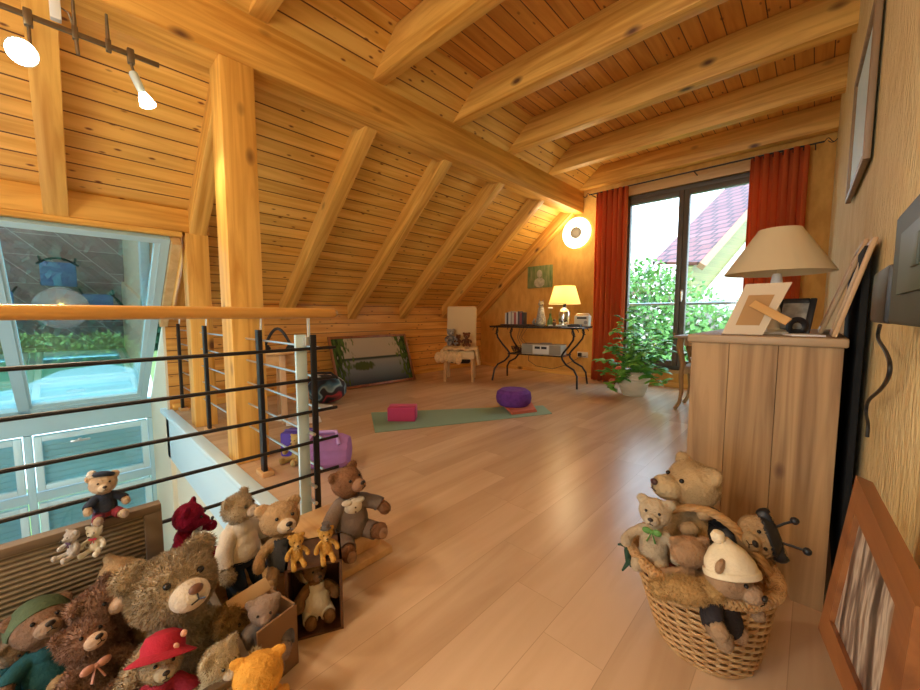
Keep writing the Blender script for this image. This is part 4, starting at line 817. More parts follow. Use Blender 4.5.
MB().tube([E0-up_*.15-back*.05, Rn-up_*.15-back*.05], .16, 4).build('rake_board', mat('salmon_board', (.38, .20, .12), .6), hs)
wl_ = [E0-up_*.2+back*.3, Rn-up_*.2+back*.3, Vector((Rn.x, Rn.y, -2.8))+back*.3, Vector((E0.x, E0.y, -2.8))+back*.3]
MB().add(wl_+[p+back*.3 for p in wl_], [(0, 1, 2, 3), (7, 6, 5, 4), (0, 4, 5, 1), (1, 5, 6, 2), (2, 6, 7, 3), (3, 7, 4, 0)]).build('gable_wall', planks('gable_boards', (0, 0, 1), .14, 0, (.26, .27, .09), (.20, .22, .07), (.10, .12, .04), knots=False), hs, smooth=False)
w0 = [dp(735, 235, 12.9), dp(800, 170, 16.6)]
lowp = [E0-up_*1.6+back*.22, Rn-up_*1.6+back*.22, Vector((Rn.x, Rn.y, -2.8))+back*.22, Vector((E0.x, E0.y, -2.8))+back*.22]
MB().add(lowp+[p+back*.06 for p in lowp], [(0, 1, 2, 3), (7, 6, 5, 4), (0, 4, 5, 1), (1, 5, 6, 2), (2, 6, 7, 3), (3, 7, 4, 0)]).build('lower_wall', mat('white_render', (.75, .74, .7), .9), hs, smooth=False)
# shrubs and hedge beyond the driveway, hedge raised to shut out bright sky
for k, (px, t_, lab) in enumerate(((-40, 40, 'dark hedge section at the left edge beyond the driveway'), (25, 41, 'dark hedge section left of centre beyond the driveway'), (90, 42, 'dark hedge section behind the yellow shrub'), (150, 43, 'dark hedge section at the right beyond the driveway'))):
    p = dep(px, 345, t_); bushy('hedge', (p.x, p.y, 5.0), (6.5, 4.0, 10.0), 16000, LF2, lab, 20+k, 1.5, cat='hedge', group='hedge beyond the driveway')
for k, (px, py, t_, r, lab) in enumerate(((20, 352, 31, 2.6, 'yellow-green shrub at the left beyond the driveway'), (72, 352, 31, 2.7, 'yellow-green shrub in the middle beyond the driveway'), (107, 352, 33, 1.9, 'small yellow-green shrub at the right beyond the driveway'))):
    p = dep(px, py, t_); bushy('shrub', (p.x, p.y, -1.9), (r, r, 1.1), 4000, LF3, lab, 30+k, .45, group='yellow shrubs beyond the driveway')
op = empty('porch_post', (-7.2, .72, -2.8), label='pale blue-white steel post standing outside the glazing', cat='post')
MB().box((-.05, -.04, 0), (.05, .04, 3.1), .01).build('post', M['pvc'], op); MB().box((-.09, -.08, 0), (.09, .08, .02), .004).build('base_plate', M['steel'], op)
# ================================================================= PLUSH TOYS
def eval_mesh(o):
    bpy.context.view_layer.update(); dg = bpy.context.evaluated_depsgraph_get(); me = D.meshes.new_from_object(o.evaluated_get(dg)); return me
FUR = {}
def fur_mat(col, var=.28):
    k = tuple(round(c, 3) for c in col)
    if k not in FUR: FUR[k] = mat('plush_%d' % len(FUR), tuple(c*f for c, f in zip(col, (.95, .98, 1.06))), .95, var=var, nscale=18, spec=.1, bmp=.6, bscale=110)
    return FUR[k]
def rnd_fur(me, h, fl_, N_, keep, rg, droop=.15):
    """short tapered hairs on the surface, returned as vertex / face lists"""
    me.calc_loop_triangles(); tris = [t for t in me.loop_triangles if keep(t)]
    if not tris: return [], []
    acc = []; tot = 0
    for t in tris: tot += t.area; acc.append(tot)
    import bisect
    V_ = me.vertices; vs = []; fs = []
    for _ in range(N_):
        t = tris[min(bisect.bisect(acc, rg.random()*tot), len(tris)-1)]; a, b, c = (V_[i].co for i in t.vertices)
        u, v = rg.random(), rg.random()
        if u+v > 1: u, v = 1-u, 1-v
        p = a+(b-a)*u+(c-a)*v; n = t.normal
        d = (n+Vector((rg.gauss(0, .35), rg.gauss(0, .35), rg.gauss(0, .35)-droop))).normalized(); s = d.cross(Vector((rg.gauss(0, 1), rg.gauss(0, 1), rg.gauss(0, 1)))).normalized()*fl_*.13
        L = fl_*rg.uniform(.6, 1.15); k = len(vs); vs += [p-s-n*.002, p+s-n*.002, p+d*L]; fs.append((k, k+1, k+2))
    return vs, fs
def teddy(name, label, px, py, base, h, off, fur, muzzle=None, nose=(.02, .012, .01), hs=1.0, hrot=(0, 0, 0), arms=None, legs=None, pose='sit', furlen=.02, nfur=2600, clothes=(), hat=None, t=None, feet=None, ear=1.0, extra=None, rot=None, snout=1.0, group=None, loc=None, cat='teddy bear', eyes=True, dens=None, noh=False):
    rg = random.Random(hash(label) % 9999 if False else sum(map(ord, label)))
    z0 = 0.0 if pose == 'sit' else .34
    hz = .70+z0
    head = Vector((0, -.03, hz))
    if t is not None:
        P = VC+ray(px, py)*t; hl = Vector((0, -.03, hz+.10*(hs-1)))*h
        if rot: loc = P-Euler(rot).to_matrix() @ hl
        else: loc = Vector((P.x, P.y, max(base, P.z-hl.z)))
    elif loc is None:
        P = at(px, py, 2, base+hz*h); loc = Vector((P.x, P.y, base))
    loc = Vector(loc); rz = math.atan2(-loc.x, loc.y)+math.radians(off)
    R_ = rot if rot else (0, 0, rz)
    o = empty(name, loc, label=label, cat=cat, group=group, rot=R_)
    HR = Matrix.Translation((0, 0, .52+z0)) @ Euler([math.radians(a) for a in hrot]).to_matrix().to_4x4() @ Matrix.Translation((0, 0, -.52-z0))
    prim = []
    def pr_(reg, c, r, m=None):
        prim.append((reg, (m @ Vector(c)) if m else Vector(c), r if isinstance(r, tuple) else (r, r, r), m))
    pr_('torso', (0, 0, .24+z0), (.185, .155, .23)); pr_('torso', (0, 0, .44+z0), (.13, .11, .12)); pr_('torso', (0, -.04, .19+z0), (.17, .15, .16))
    k = hs
    hc = Vector((0, -.03, hz+.10*(k-1)))
    pr_('head', hc, (.20*k, .175*k, .175*k), HR); pr_('head', hc+Vector((0, -.03, -.06*k)), (.17*k, .15*k, .11*k), HR)
    pr_('snout', hc+Vector((0, -.15*k, -.055*k)), (.085*k*snout, .10*k*snout, .07*k*snout), HR)
    for s in (-1, 1):
        for q in (-.03, 0, .03): pr_('ear', hc+Vector((s*(.155+abs(q)*0)*k+s*q*k, .0, .135*k-abs(q)*.3)), (.05*k*ear, .033*k, .062*k*ear), HR)
    al, ar = arms or (((-.30, -.20, .28)), ((.30, -.20, .28)))
    for reg, s, hnd in (('arm', -1, al), ('arm', 1, ar)):
        a = Vector((s*.13, -.01, .44+z0)); b = Vector(hnd)+Vector((0, 0, z0))
        for i in range(8): u = i/7; p = a.lerp(b, u); p.x += s*.05*math.sin(PI*u); pr_(reg if u < .8 else 'hand', p, .066+.012*(u > .85))
    lg = legs or ((-.20, -.40, .085), (.20, -.40, .085))
    if pose == 'stand': lg = legs or ((-.12, -.03, .06), (.12, -.03, .06))
    for s, ft in ((-1, lg[0]), (1, lg[1])):
        a = Vector((s*.11, -.02, .11+z0)); b = Vector(ft)
        for i in range(8): u = i/7; pr_('leg' if u < .78 else 'foot', a.lerp(b, u), .082)
        d = (b-a).normalized(); fup = Vector((0, -.5, .5)) if pose == 'sit' else Vector((0, -1, 0))
        pr_('foot', b+d*.01+(Vector((0, 0, .03)) if pose == 'sit' else Vector((0, -.05, -.01))), (.085, .075, .10) if pose == 'sit' else (.08, .12, .065))
    mb = MB()
    for reg, c, r, m in prim: mb.ball(c, r, 2, m)
    tmp = mb.build('tmp', M['eye'], fix=False); md = tmp.modifiers.new('r', 'REMESH'); md.mode = 'VOXEL'; md.voxel_size = .02; sm = tmp.modifiers.new('s', 'SMOOTH'); sm.iterations = 4; sm.factor = .6
    me = eval_mesh(tmp); D.objects.remove(tmp)
    # regions
    regs = []
    inv = [(reg, c, r, (m.to_3x3().inverted() if m else None)) for reg, c, r, m in prim]
    for v in me.vertices:
        best = None; bd = 9e9
        for reg, c, r, mi in inv:
            d = v.co-c
            if mi: d = mi @ d
            q = (d.x/r[0])**2+(d.y/r[1])**2+(d.z/r[2])**2
            if q < bd: bd = q; best = reg
        regs.append(best)
    cov = set(); faces = [tuple(p.vertices) for p in me.polygons]; VN = [v.normal.copy() for v in me.vertices]; VC_ = [v.co.copy() for v in me.vertices]
    parts = []
    for cname, rset, zlo, zhi, ccol in clothes:
        sel = [f for f in faces if all(regs[i] in rset for i in f) and zlo+z0*(1 if zlo > .0 else 0) <= sum(VC_[i].z for i in f)/len(f) <= zhi+z0]
        for f in sel: cov.update(f)
        idx = {}; vs = []; fs = []
        for f in sel:
            g = []
            for i in f:
                if i not in idx: idx[i] = len(vs); q = .014+.006*mnoise.noise(VC_[i]*14); vs.append((VC_[i]+VN[i]*q)*h)
                g.append(idx[i])
            fs.append(tuple(g))
        parts.append((cname, vs, fs, ccol))
    # body with fur
    bv = [c*h for c in VC_]; me2 = D.meshes.new('body'); me2.from_pydata(bv, [], faces); me2.update()
    fl_ = max(furlen*.55, .0042*(h/.25)**.5); nfur = int(nfur*1.5)
    hv, hf = rnd_fur(me2, h, fl_, nfur, lambda t: not all(i in cov for i in t.vertices) and not (muzzle and any(regs[i] == 'snout' for i in t.vertices)), rg)
    fmat = fur_mat(fur); b_ = MB(); b_.add(bv, faces); b_.cur = 0; b_.add(hv, hf); body = b_.build('body', fmat, o, fix=False, smooth=True); D.meshes.remove(me2)
    body.data.polygons.foreach_set('use_smooth', [True]*len(body.data.polygons))
    for cname, vs, fs, ccol in parts:
        if not vs: continue
        c = MB().add(vs, fs).build(cname, ccol, o, fix=False); s_ = c.modifiers.new('t', 'SOLIDIFY'); s_.thickness = .006*h*4; s_.offset = 0
        c.data.polygons.foreach_set('use_smooth', [True]*len(c.data.polygons))
    def hp_(x, y, z): return (HR @ (hc+Vector((x*k, y*k, z*k))))*h
    if muzzle: 
        mz = MB().ball(hp_(0, -.175*(.5+.5*snout), -.06), (.088*k*h*snout, .088*k*h*snout, .072*k*h*snout), 3, HR); MB_ = mz.build('muzzle', fur_mat(muzzle), o)
    tipy = -.175*(.5+.5*snout)-.090*snout
    if nose: MB().ball(hp_(0, tipy, -.035), (.034*k*h, .02*k*h, .024*k*h), 2, HR).build('nose', mat('nose', nose, .4), o)
    if eyes:
        for s in (-1, 1): MB().ball(hp_(s*.075, -.158, .028), .0175*k*h, 2).build('eye', M['eye'], o)
    if muzzle or True:
        MB().tube([hp_(-.03, tipy+.01, -.095), hp_(0, tipy-.004, -.085), hp_(.03, tipy+.01, -.095)], .004*k*h, 5).tube([hp_(0, tipy-.003, -.055), hp_(0, tipy-.004, -.085)], .0035*k*h, 5).build('mouth', M['eye'], o)
    if feet:
        for ft in lg:
            f = Vector(ft)
            if pose == 'sit': MB().ball((f+Vector((0, -.092, .03)))*h, (.055*h, .02*h, .07*h), 2).build('paw_pad', fur_mat(feet), o)
    def hat_part(nm, prof, at_, m_, tilt=(0, 0, 0), n=28):
        m4 = Matrix.Translation(hp_(*at_)) @ HR.to_3x3().to_4x4() @ Euler([math.radians(t) for t in tilt]).to_matrix().to_4x4() @ Matrix.Scale(h*k, 4)
        return MB().lathe(prof, n, M4=m4).build(nm, m_, o), m4
    if hat == 'beret':
        hat_part('beret', [(.001, -.01), (.13, -.01), (.17, .02), (.15, .06), (.06, .085), (.001, .09)], (0, -.01, .13), extra[0], (-8, 12, 0)); hat_part('pompom', [(.001, -.07), (.05, -.05), (.07, 0), (.05, .05), (.001, .07)], (-.13, -.02, .20), M['plush_white'])
    if hat == 'tophat':
        x_, m4 = hat_part('top_hat', [(.001, 0), (.15, 0), (.15, .015), (.10, .02), (.095, .14), (.105, .15), (.001, .152)], (.0, -.02, .15), extra[0])
    if hat == 'brim':
        x_, m4 = hat_part('hat', [(.30, -.04), (.31, -.03), (.20, .03), (.195, .10), (.16, .18), (.07, .22), (.001, .225)], (0, -.02, .07), extra[0], (-14, 8, 0)); MB().ball((.14, -.14, .055), (.05, .025, .05), 2, None)
        fb = MB(); 
        for a in (-.05, .05): fb.ball(m4 @ Vector((.11+a*.6, -.175, .09+a)), (.032*h*k, .02*h*k, .042*h*k), 2)
        fb.build('hat_bow', mat('peach_bow', (.80, .42, .30), .8), o)
    if hat == 'hood':
        hat_part('hood', [(.20, -.06), (.215, -.01), (.20, .07), (.14, .145), (.06, .18), (.001, .185)], (0, .06, .05), extra[0], (-34, 0, 0))
    if hat == 'knit':
        hat_part('knit_cap', [(.185, -.05), (.205, -.04), (.205, .0), (.192, .01), (.18, .07), (.13, .15), (.06, .21), (.03, .24)], (0, -.02, .05), extra[0], (-24, 10, 0)); hat_part('pompom', [(.001, -.055), (.04, -.04), (.055, 0), (.04, .04), (.001, .055)], (-.02, .10, .28), extra[0])
    if extra and len(extra) > 1 and extra[1] == 'bib':
        MB().ball(Vector((0, -.085, .42+z0))*h, (.11*h, .075*h, .11*h), 3).ball(Vector((-.07, -.10, .49+z0))*h, (.07*h, .05*h, .035*h), 2).ball(Vector((.07, -.10, .49+z0))*h, (.07*h, .05*h, .035*h), 2).build('shirt_front', extra[0], o)
        for q_ in range(2): MB().ball(Vector((.0, -.165, .44-.055*q_+z0))*h, .012*h, 1).build('button', M['darkwood'], o)
    if hat == 'bow' or (extra and len(extra) > 1 and extra[1] == 'bow'):
        nk = Vector((0, -.15, .50+z0))*h; bw_ = MB()
        for s in (-1, 1): bw_.ball(nk+Vector((s*.06*h, 0, 0)), (.06*h, .025*h, .045*h), 2).tube([nk, nk+Vector((s*.05*h, -.03*h, -.13*h))], [.012*h, .022*h], 6, flat=.5)
        bw_.ball(nk, .026*h, 2); bw_.build('bow', extra[0], o)
    if hat == 'antenna':
        an = MB()
        for s in (-1, 1):
            p = [hp_(s*.06, .0, .15), hp_(s*.10, -.02, .25), hp_(s*.13, -.08, .33)]; an.tube(p, .012*h*k, 6).ball(p[-1], .036*h*k, 2)
        an.build('feeler', M['black'], o)
    return o
M['plush_white'] = fur_mat((.80, .74, .62)); cl = lambda n, c, **k: mat(n, c, .9, var=.18, nscale=22, bmp=.25, bscale=160, **k)
navy, maroon, denim = cl('navy_cloth', (.02, .03, .06)), cl('maroon_cloth', (.26, .012, .03)), cl('dark_denim', (.015, .035, .075))
taupe, ivory, wine = cl('taupe_tweed', (.19, .14, .115)), cl('ivory_cloth', (.72, .62, .48)), cl('wine_cloth', (.33, .012, .03))
moss, tealc, plaid = cl('moss_felt', (.10, .15, .08)), cl('teal_cloth', (.01, .09, .11)), cl('red_plaid', (.33, .03, .05), col2=(.05, .02, .05))
ZP = .103
# on the plinth along the railing
teddy('teddy_bear', 'large brown bear in grey-brown jacket sitting at the end of the wooden step', 350, 487, ZP, .335, 20, (.26, .12, .055), (.36, .19, .10), t=1.5, hs=1.0, hrot=(-18, -8, 25), arms=((-.30, -.12, .16), (.38, -.14, .30)), legs=((-.16, -.36, .02), (.24, -.30, .12)), clothes=(('jacket', ('torso', 'arm'), .05, .52, taupe), ('trousers', ('leg',), -1, .3, taupe)), feet=(.45, .26, .15), furlen=.010, extra=(ivory, 'bib'))
teddy('teddy_bear', 'cream-faced bear with dark waistcoat seated on the step beside the brown jacket bear', 281, 521, ZP, .26, 8, (.55, .35, .17), (.74, .58, .38), t=1.3, hs=1.3, hrot=(-18, 0, 10), clothes=(('waistcoat', ('torso',), .12, .5, cl('charcoal_cloth', (.06, .06, .065))),), feet=(.6, .45, .3), furlen=.010)
teddy('plush_sheep', 'shaggy beige plush animal in ivory sweater and dark blue trousers standing before the railing', 238, 508, .003, .31, 35, (.50, .38, .23), (.55, .42, .28), t=1.3, hs=.9, hrot=(-10, 0, 20), pose='stand', arms=((-.26, -.16, .08), (.32, -.05, .14)), legs=((-.12, -.12, .06), (.14, -.20, .08)), clothes=(('sweater', ('torso', 'arm'), .16, .54, ivory), ('trousers', ('leg', 'torso'), -1, .17, denim), ('boots', ('foot',), -1, .2, denim)), furlen=.016, ear=1.1, cat='plush animal')
teddy('teddy_bear', 'dark red bear with arm stretched out, seated before the railing behind the big beige bear', 183, 517, ZP, .275, 62, (.22, .008, .03), None, t=1.3, hs=1.0, hrot=(8, 0, 12), arms=((-.22, -.18, .18), (.38, -.14, .36)), furlen=.003, extra=(mat('gauze_ribbon', (.40, .36, .28), .6), 'bow'))
# wicker trunk with open lid
tk = empty('wicker_chest', (0, 0, 0), label='open striped wicker trunk full of teddy bears at lower left', cat='chest')
def wick():
    m, t, p = nodes('ribbed_wicker'); tc = t.nodes.new('ShaderNodeTexCoord'); s = t.nodes.new('ShaderNodeSeparateXYZ'); t.links.new(tc.outputs['Object'], s.inputs[0])
    f = math_(t, 'SINE', math_(t, 'MULTIPLY', s.outputs['Z'], 420.0)); n = N(t, 'ShaderNodeTexNoise', Scale=40.0, Detail=2.0); t.links.new(tc.outputs['Object'], n.inputs['Vector'])
    c = ramp(t, math_(t, 'ADD', math_(t, 'MULTIPLY', f, .5), n.outputs[0]), [(.1, (.13, .095, .06)), (.9, (.32, .255, .17))]); t.links.new(c, p.inputs['Base Color']); p.inputs['Roughness'].default_value = .75; bump(t, p, f, .6, .004); return m
WK = wick(); WF = mat('grey_brown_wood', (.20, .14, .09), .6, var=.3, nscale=10, stretch=(1, .2, 1))
TX0, TX1, TY0, TY1, TZ0 = -1.50, -.95, -.55, .27, .0; LY1 = .185
lid = MB().box((TX0-.035, TY0, .16), (TX0-.015, LY1-.04, .375), .003); lid.build('lid_panel', WK, tk)
MB().box((TX0-.045, TY0, .365), (TX0-.005, LY1, .392), .004).box((TX0-.045, LY1-.045, .15), (TX0-.005, LY1, .37), .004).box((TX0-.045, TY0, .13), (TX0-.005, LY1, .16), .004).build('lid_frame', WF, tk)
MB().box((TX0, TY0, .0), (TX0+.012, TY1, .14)).box((TX1-.012, TY0, .0), (TX1, TY1, .14)).box((TX0, TY0, 0), (TX1, TY0+.012, .14)).box((TX0, TY1-.012, 0), (TX1, TY1, .14)).box((TX0, TY0, .0), (TX1, TY1, .012)).build('trunk_body', WK, tk)
MB().box((TX0-.004, TY0, .135), (TX0+.018, TY1, .15), .003).box((TX1-.018, TY0, .135), (TX1+.004, TY1, .15), .003).box((TX0, TY1-.018, .135), (TX1, TY1+.004, .15), .003).build('rim', WF, tk)
# bears in the trunk (bases inside the trunk)
B0 = .013
teddy('teddy_bear', 'big beige shaggy bear with white muzzle, largest in the trunk', 178, 588, B0, .36, 12, (.44, .335, .205), (.72, .60, .43), (.16, .07, .045), t=.98, hs=1.38, hrot=(-26, 0, 8), furlen=.022, nfur=16000, arms=((-.36, -.16, .20), (.36, -.10, .18)), ear=1.1)
teddy('teddy_bear', 'tan bear with one dark ear peeping out behind the big beige bear', 116, 576, B0, .33, -25, (.45, .29, .14), None, t=1.08, hs=.85, hrot=(-15, 10, -20), furlen=.010, nfur=5000)
teddy('teddy_bear', 'brown bear in moss green hood at the far left of the trunk', 45, 632, B0, .24, -2, (.27, .16, .10), (.38, .25, .16), t=.98, hs=1.25, hrot=(-34, 0, 14), hat='hood', extra=(moss,), clothes=(('coat', ('torso', 'arm'), .0, .55, tealc),), furlen=.006)
teddy('teddy_bear', 'shaggy mauve-brown bear, the upper of the two in the trunk', 104, 604, B0, .27, 25, (.31, .18, .12), (.62, .42, .28), t=1.0, hs=1.05, hrot=(-22, -5, 22), furlen=.020, nfur=9000, ear=1.1)
teddy('teddy_bear', 'shaggy mauve-brown bear, the lower of the two, beside the green hood', 88, 640, B0, .25, 15, (.30, .17, .115), (.60, .40, .26), t=.92, hs=1.0, hrot=(-30, 0, 10), furlen=.018, nfur=8000, extra=(mat('striped_pink_ribbon', (.62, .30, .22), .8), 'bow'))
teddy('teddy_bear', 'light bear wearing a wide red hat with peach bow', 160, 664, B0, .21, -5, (.46, .33, .18), (.55, .43, .26), t=.87, hs=1.05, hrot=(-18, 6, 10), hat='brim', extra=(cl('red_felt', (.45, .012, .035)),), clothes=(('dress', ('torso', 'arm'), -.1, .52, wine),), furlen=.010, nfur=4000)
teddy('teddy_bear', 'curly cream bear lying right of the red hat in the trunk', 216, 660, B0, .20, 12, (.66, .54, .34), (.74, .62, .44), t=.90, hs=1.05, hrot=(5, 0, 25), arms=((-.30, -.20, .20), (.42, -.02, .50)), furlen=.014, nfur=7000)
teddy('teddy_bear', 'orange plush bear seen from behind at the front right corner of the trunk', 258, 680, B0, .17, 175, (.80, .38, .06), None, t=.84, hs=1.6, hrot=(20, 0, 0), furlen=.006, nfur=5000, ear=.65)
teddy('teddy_bear', 'dark golden brown bear tucked right of the big beige bear', 224, 630, B0, .20, 60, (.30, .18, .065), None, t=1.04, hs=1.2, hrot=(10, 0, 0), furlen=.017, nfur=7000)
teddy('teddy_bear', 'dim beige bear lying at the bottom left corner of the photo', 8, 668, B0, .20, 20, (.28, .21, .14), None, t=.96, hs=.9, hrot=(20, 0, 20), clothes=(('shirt', ('torso',), .0, .5, tealc),), furlen=.008)
lz = .394
teddy('teddy_bear', 'small bear in navy jacket and beret sitting on the edge of the trunk lid', 107, 482, lz, .142, 12, (.60, .44, .28), (.70, .56, .38), hs=1.2, hrot=(-12, 0, -8), hat='beret', extra=(navy,), clothes=(('jacket', ('torso', 'arm'), .18, .52, navy), ('shorts', ('torso', 'leg'), .0, .18, plaid)), feet=(.5, .38, .3), furlen=.004, loc=(TX0-.02, .055, lz))
for (px_, py_, c, lab, cc, off) in ((95, 531, (.76, .70, .54), 'tiny white bear with pink bow hanging from the trunk lid by a chain', mat('pink_bow', (.60, .06, .12), .8), -30), (73, 535, (.54, .48, .40), 'tiny grey-white bear in purple vest hanging beside the white one', cl('purple_vest', (.16, .09, .17)), -60)):
    q = at(px_, py_, 0, TX0+.035)
    teddy('keychain_bear', lab, 0, 0, 0, .085, off, c, None, hs=1.1, furlen=.003, nfur=900, loc=(q.x, q.y, q.z-.06), group='bears hanging from the trunk lid', extra=(cc, 'bow'))
ky = MB()
for k in range(9): 
    a = (TX0+.03-.02*(k/8), .012+.002*k, .345+.006*k); ky.tube([(a[0]+.005*math.cos(t)*(k % 2), a[1]+.005*math.cos(t)*((k+1) % 2), a[2]+.007*math.sin(t)) for t in [2*PI*q/8 for q in range(8)]], .0012, 4, closed=True)
tag(ky.build('key_chain', M['steel']), 'short metal chain holding the two tiny bears on the trunk lid', 'chain')
# boxes right of the trunk
bx = empty('display_box', (-1.04, .56, 0), math.atan2(.14, .07), label='dark open-fronted wooden box holding the bear with white apron', cat='box')
BW, BD, BH = .165, .15, .235
MB().box((-BW, 0, 0), (0, BD, .008)).box((-BW, 0, BH-.008), (0, BD, BH)).box((-BW, 0, 0), (-BW+.008, BD, BH)).box((-.008, 0, 0), (0, BD, BH)).box((-BW, BD-.008, 0), (0, BD, BH)).build('box_shell', M['darkwood'], bx, smooth=False)
bm4 = Matrix.Translation((-1.04, .56, 0)) @ Matrix.Rotation(math.atan2(.14, .07), 4, 'Z')
q = bm4 @ Vector((-BW/2, .085, .009))
teddy('teddy_bear', 'brown bear in white apron sitting inside the dark open box', 0, 0, 0, .222, 12, (.27, .14, .055), (.30, .16, .08), hs=.9, hrot=(-12, 0, 5), loc=q, arms=((-.26, -.10, .25), (.26, -.10, .28)), legs=((-.13, -.26, .06), (.13, -.26, .06)), clothes=(('apron', ('torso', 'leg'), -.1, .50, cl('white_apron', (.74, .66, .52))),), furlen=.006)
q1, q2 = bm4 @ Vector((-BW*.80, .035, BH+.001)), bm4 @ Vector((-BW*.28, .035, BH+.001))
teddy('teddy_bear', 'small golden bear with posy, left one of the pair on the dark box', 0, 0, 0, .098, 8, (.62, .33, .07), (.72, .44, .14), hs=1.15, loc=q1, pose='sit', legs=((-.14, -.34, -.03), (.16, -.34, .0)), furlen=.003, nfur=900, group='golden pair on the dark box', extra=(cl('yellow_posy', (.66, .46, .18)), 'bow'))
teddy('teddy_bear', 'small golden bear with grey top hat, right one of the pair on the dark box', 0, 0, 0, .105, 8, (.62, .33, .07), (.70, .42, .14), hs=1.1, loc=q2, hat='tophat', legs=((-.13, -.34, -.03), (.15, -.34, .0)), furlen=.003, nfur=900, group='golden pair on the dark box', extra=(cl('grey_felt', (.12, .10, .09)),))
b2 = empty('cardboard_box', (0, 0, 0), label='brown box with raised flap between trunk and dark open box', cat='box')
bb = Matrix.Translation((-1.06, .285, 0)) @ Matrix.Rotation(math.radians(13), 4, 'Z')
cbm = mat('brown_cardboard', (.24, .13, .06), .8); cbl_ = mat('light_cardboard', (.52, .36, .20), .75)
b2.matrix_world = bb
MB().box((-.06, 0, 0), (.06, .115, .006)).box((-.06, 0, 0), (-.054, .115, .18)).box((.054, 0, 0), (.06, .115, .18)).box((-.06, .109, 0), (.06, .115, .18)).box((-.06, 0, 0), (.06, .006, .04)).build('box_shell', cbm, b2, smooth=False)
MB().box((-.002, 0, 0), (.002, .115, .04), .001, Matrix.Translation((-.057, 0, .18)) @ Matrix.Rotation(-.9, 4, 'Y')).build('flap', cbl_, b2)
q = bb @ Vector((0, .055, .007))
teddy('rag_doll', 'slim doll in tweed jacket and cream skirt in the brown box beside the apron bear', 0, 0, 0, .27, 0, (.36, .25, .18), None, hs=.75, arms=((-.15, -.20, .26), (.15, -.20, .26)), legs=((-.09, -.16, .08), (.09, -.16, .08)), loc=q, clothes=(('jacket', ('torso', 'arm'), .15, .54, cl('tweed', (.20, .17, .16), col2=(.05, .045, .05))), ('skirt', ('torso', 'leg'), -.1, .15, cl('cream_skirt', (.60, .48, .28)))), furlen=.005, cat='doll', nose=None)
# ---- things on the corner chair and behind the railing
teddy('teddy_bear', 'brown bear sitting on the fleece of the cream corner chair', 0, 0, 0, .23, 0, (.24, .09, .04), (.38, .2, .1), hs=1.15, loc=CH(.10, -.02, .522), furlen=.010, nfur=1500)
teddy('teddy_bear', 'brown bear lying flat on the left of the chair fleece', 0, 0, 0, .20, -40, (.22, .09, .04), None, hs=1.0, loc=CH(-.03, .06, .522), furlen=.008, nfur=900)
teddy('teddy_bear', 'grey and white plush sitting against the left of the chair back', 0, 0, 0, .30, 20, (.42, .38, .33), (.6, .55, .5), hs=1.0, loc=CH(-.16, .08, .522), furlen=.010, nfur=1500, clothes=(('jacket', ('torso', 'arm'), .0, .5, cl('dark_check', (.07, .07, .09), col2=(.4, .38, .35))),))
P_ = at(287, 467, 2, 0)
teddy('teddy_bear', 'small yellow bear sitting on the floor behind the far railing', 0, 0, 0, .24, -45, (.62, .46, .17), (.7, .55, .25), hs=.8, loc=(P_.x-.05, P_.y+.10, 0), hrot=(15, 0, 0), furlen=.004)
# ================================================================= WICKER BASKET with bears
BC0, BC1, BZ = Vector((-.190, 1.30, 0)), Vector((-.208, 1.24, 0)), .30
wkb = empty('wicker_basket', (0, 0, 0), label='round light wicker basket with arched handle full of teddy bears', cat='basket')
wkm = mat('golden_willow', (.56, .34, .14), .55, col2=(.42, .22, .075), nscale=30)
def bpt(a, z, r=0.0):
    u = z/BZ; c = BC0.lerp(BC1, u); R_ = .120+.056*u**.8+r; return Vector((c.x+R_*math.cos(a), c.y+R_*math.sin(a)*.96, z+.001))
mb = MB(); ns = 30
for row in range(23):
    z = .010+row*.0118; pts = []
    for i in range(ns*4): a = 2*PI*i/(ns*4); pts.append(bpt(a, z+.0016*math.sin(a*3+row), .0052*math.cos(a*ns/2+PI*(row % 2))))
    mb.tube(pts, .0048, 5, closed=True)
mb.build('weave', wkm, wkb)
mb = MB()
for k in range(ns): a = 2*PI*(k+.5)/ns; mb.tube([bpt(a, .004), bpt(a, .15), bpt(a, .285)], .0042, 5)
mb.build('stakes', wkm, wkb)
mb = MB()
for s in range(4):
    for sg in (1, -1):
        pts = []
        for i in range(160): a = 2*PI*i/160; ph = sg*a*22+s*PI/2; pts.append(bpt(a, .285+.015*math.sin(ph), .004+.015*math.cos(ph)))
        mb.tube(pts, .0045, 5, closed=True)
mb.build('braided_rim', wkm, wkb)
MB().lathe([(.001, .002), (.125, .002), (.125, .010), (.001, .010)], 32, (BC0.x, BC0.y, 0)).build('base', wkm, wkb)
mb = MB(); HA = bpt(PI*1.02, .28); HB = bpt(PI*.08, .28)
for s in range(4):
    pts = []
    for i in range(60):
        u = i/59; p = HA.lerp(HB, u); p.z = .275+.155*math.sin(PI*u)**.8; ph = u*36+s*PI/2; pts.append(p+Vector((.2*math.cos(ph), math.sin(ph), .6*math.cos(ph)))*.0085)
    mb.tube(pts, .0075, 6)
mb.build('handle', wkm, wkb)
def inb(x, y, z): return (BC1.x+x, BC1.y+y, z)
teddy('teddy_bear', 'tallest tan bear standing up at the back of the wicker basket', 692, 484, .1, .38, -52, (.50, .33, .15), (.56, .40, .20), (.05, .02, .02), t=1.17, hs=1.1, hrot=(-12, 0, 0), furlen=.009, nfur=9000, snout=1.25, legs=((-.12, -.12, .0), (.12, -.12, .0)), arms=((-.2, -.12, .2), (.2, -.12, .2)))
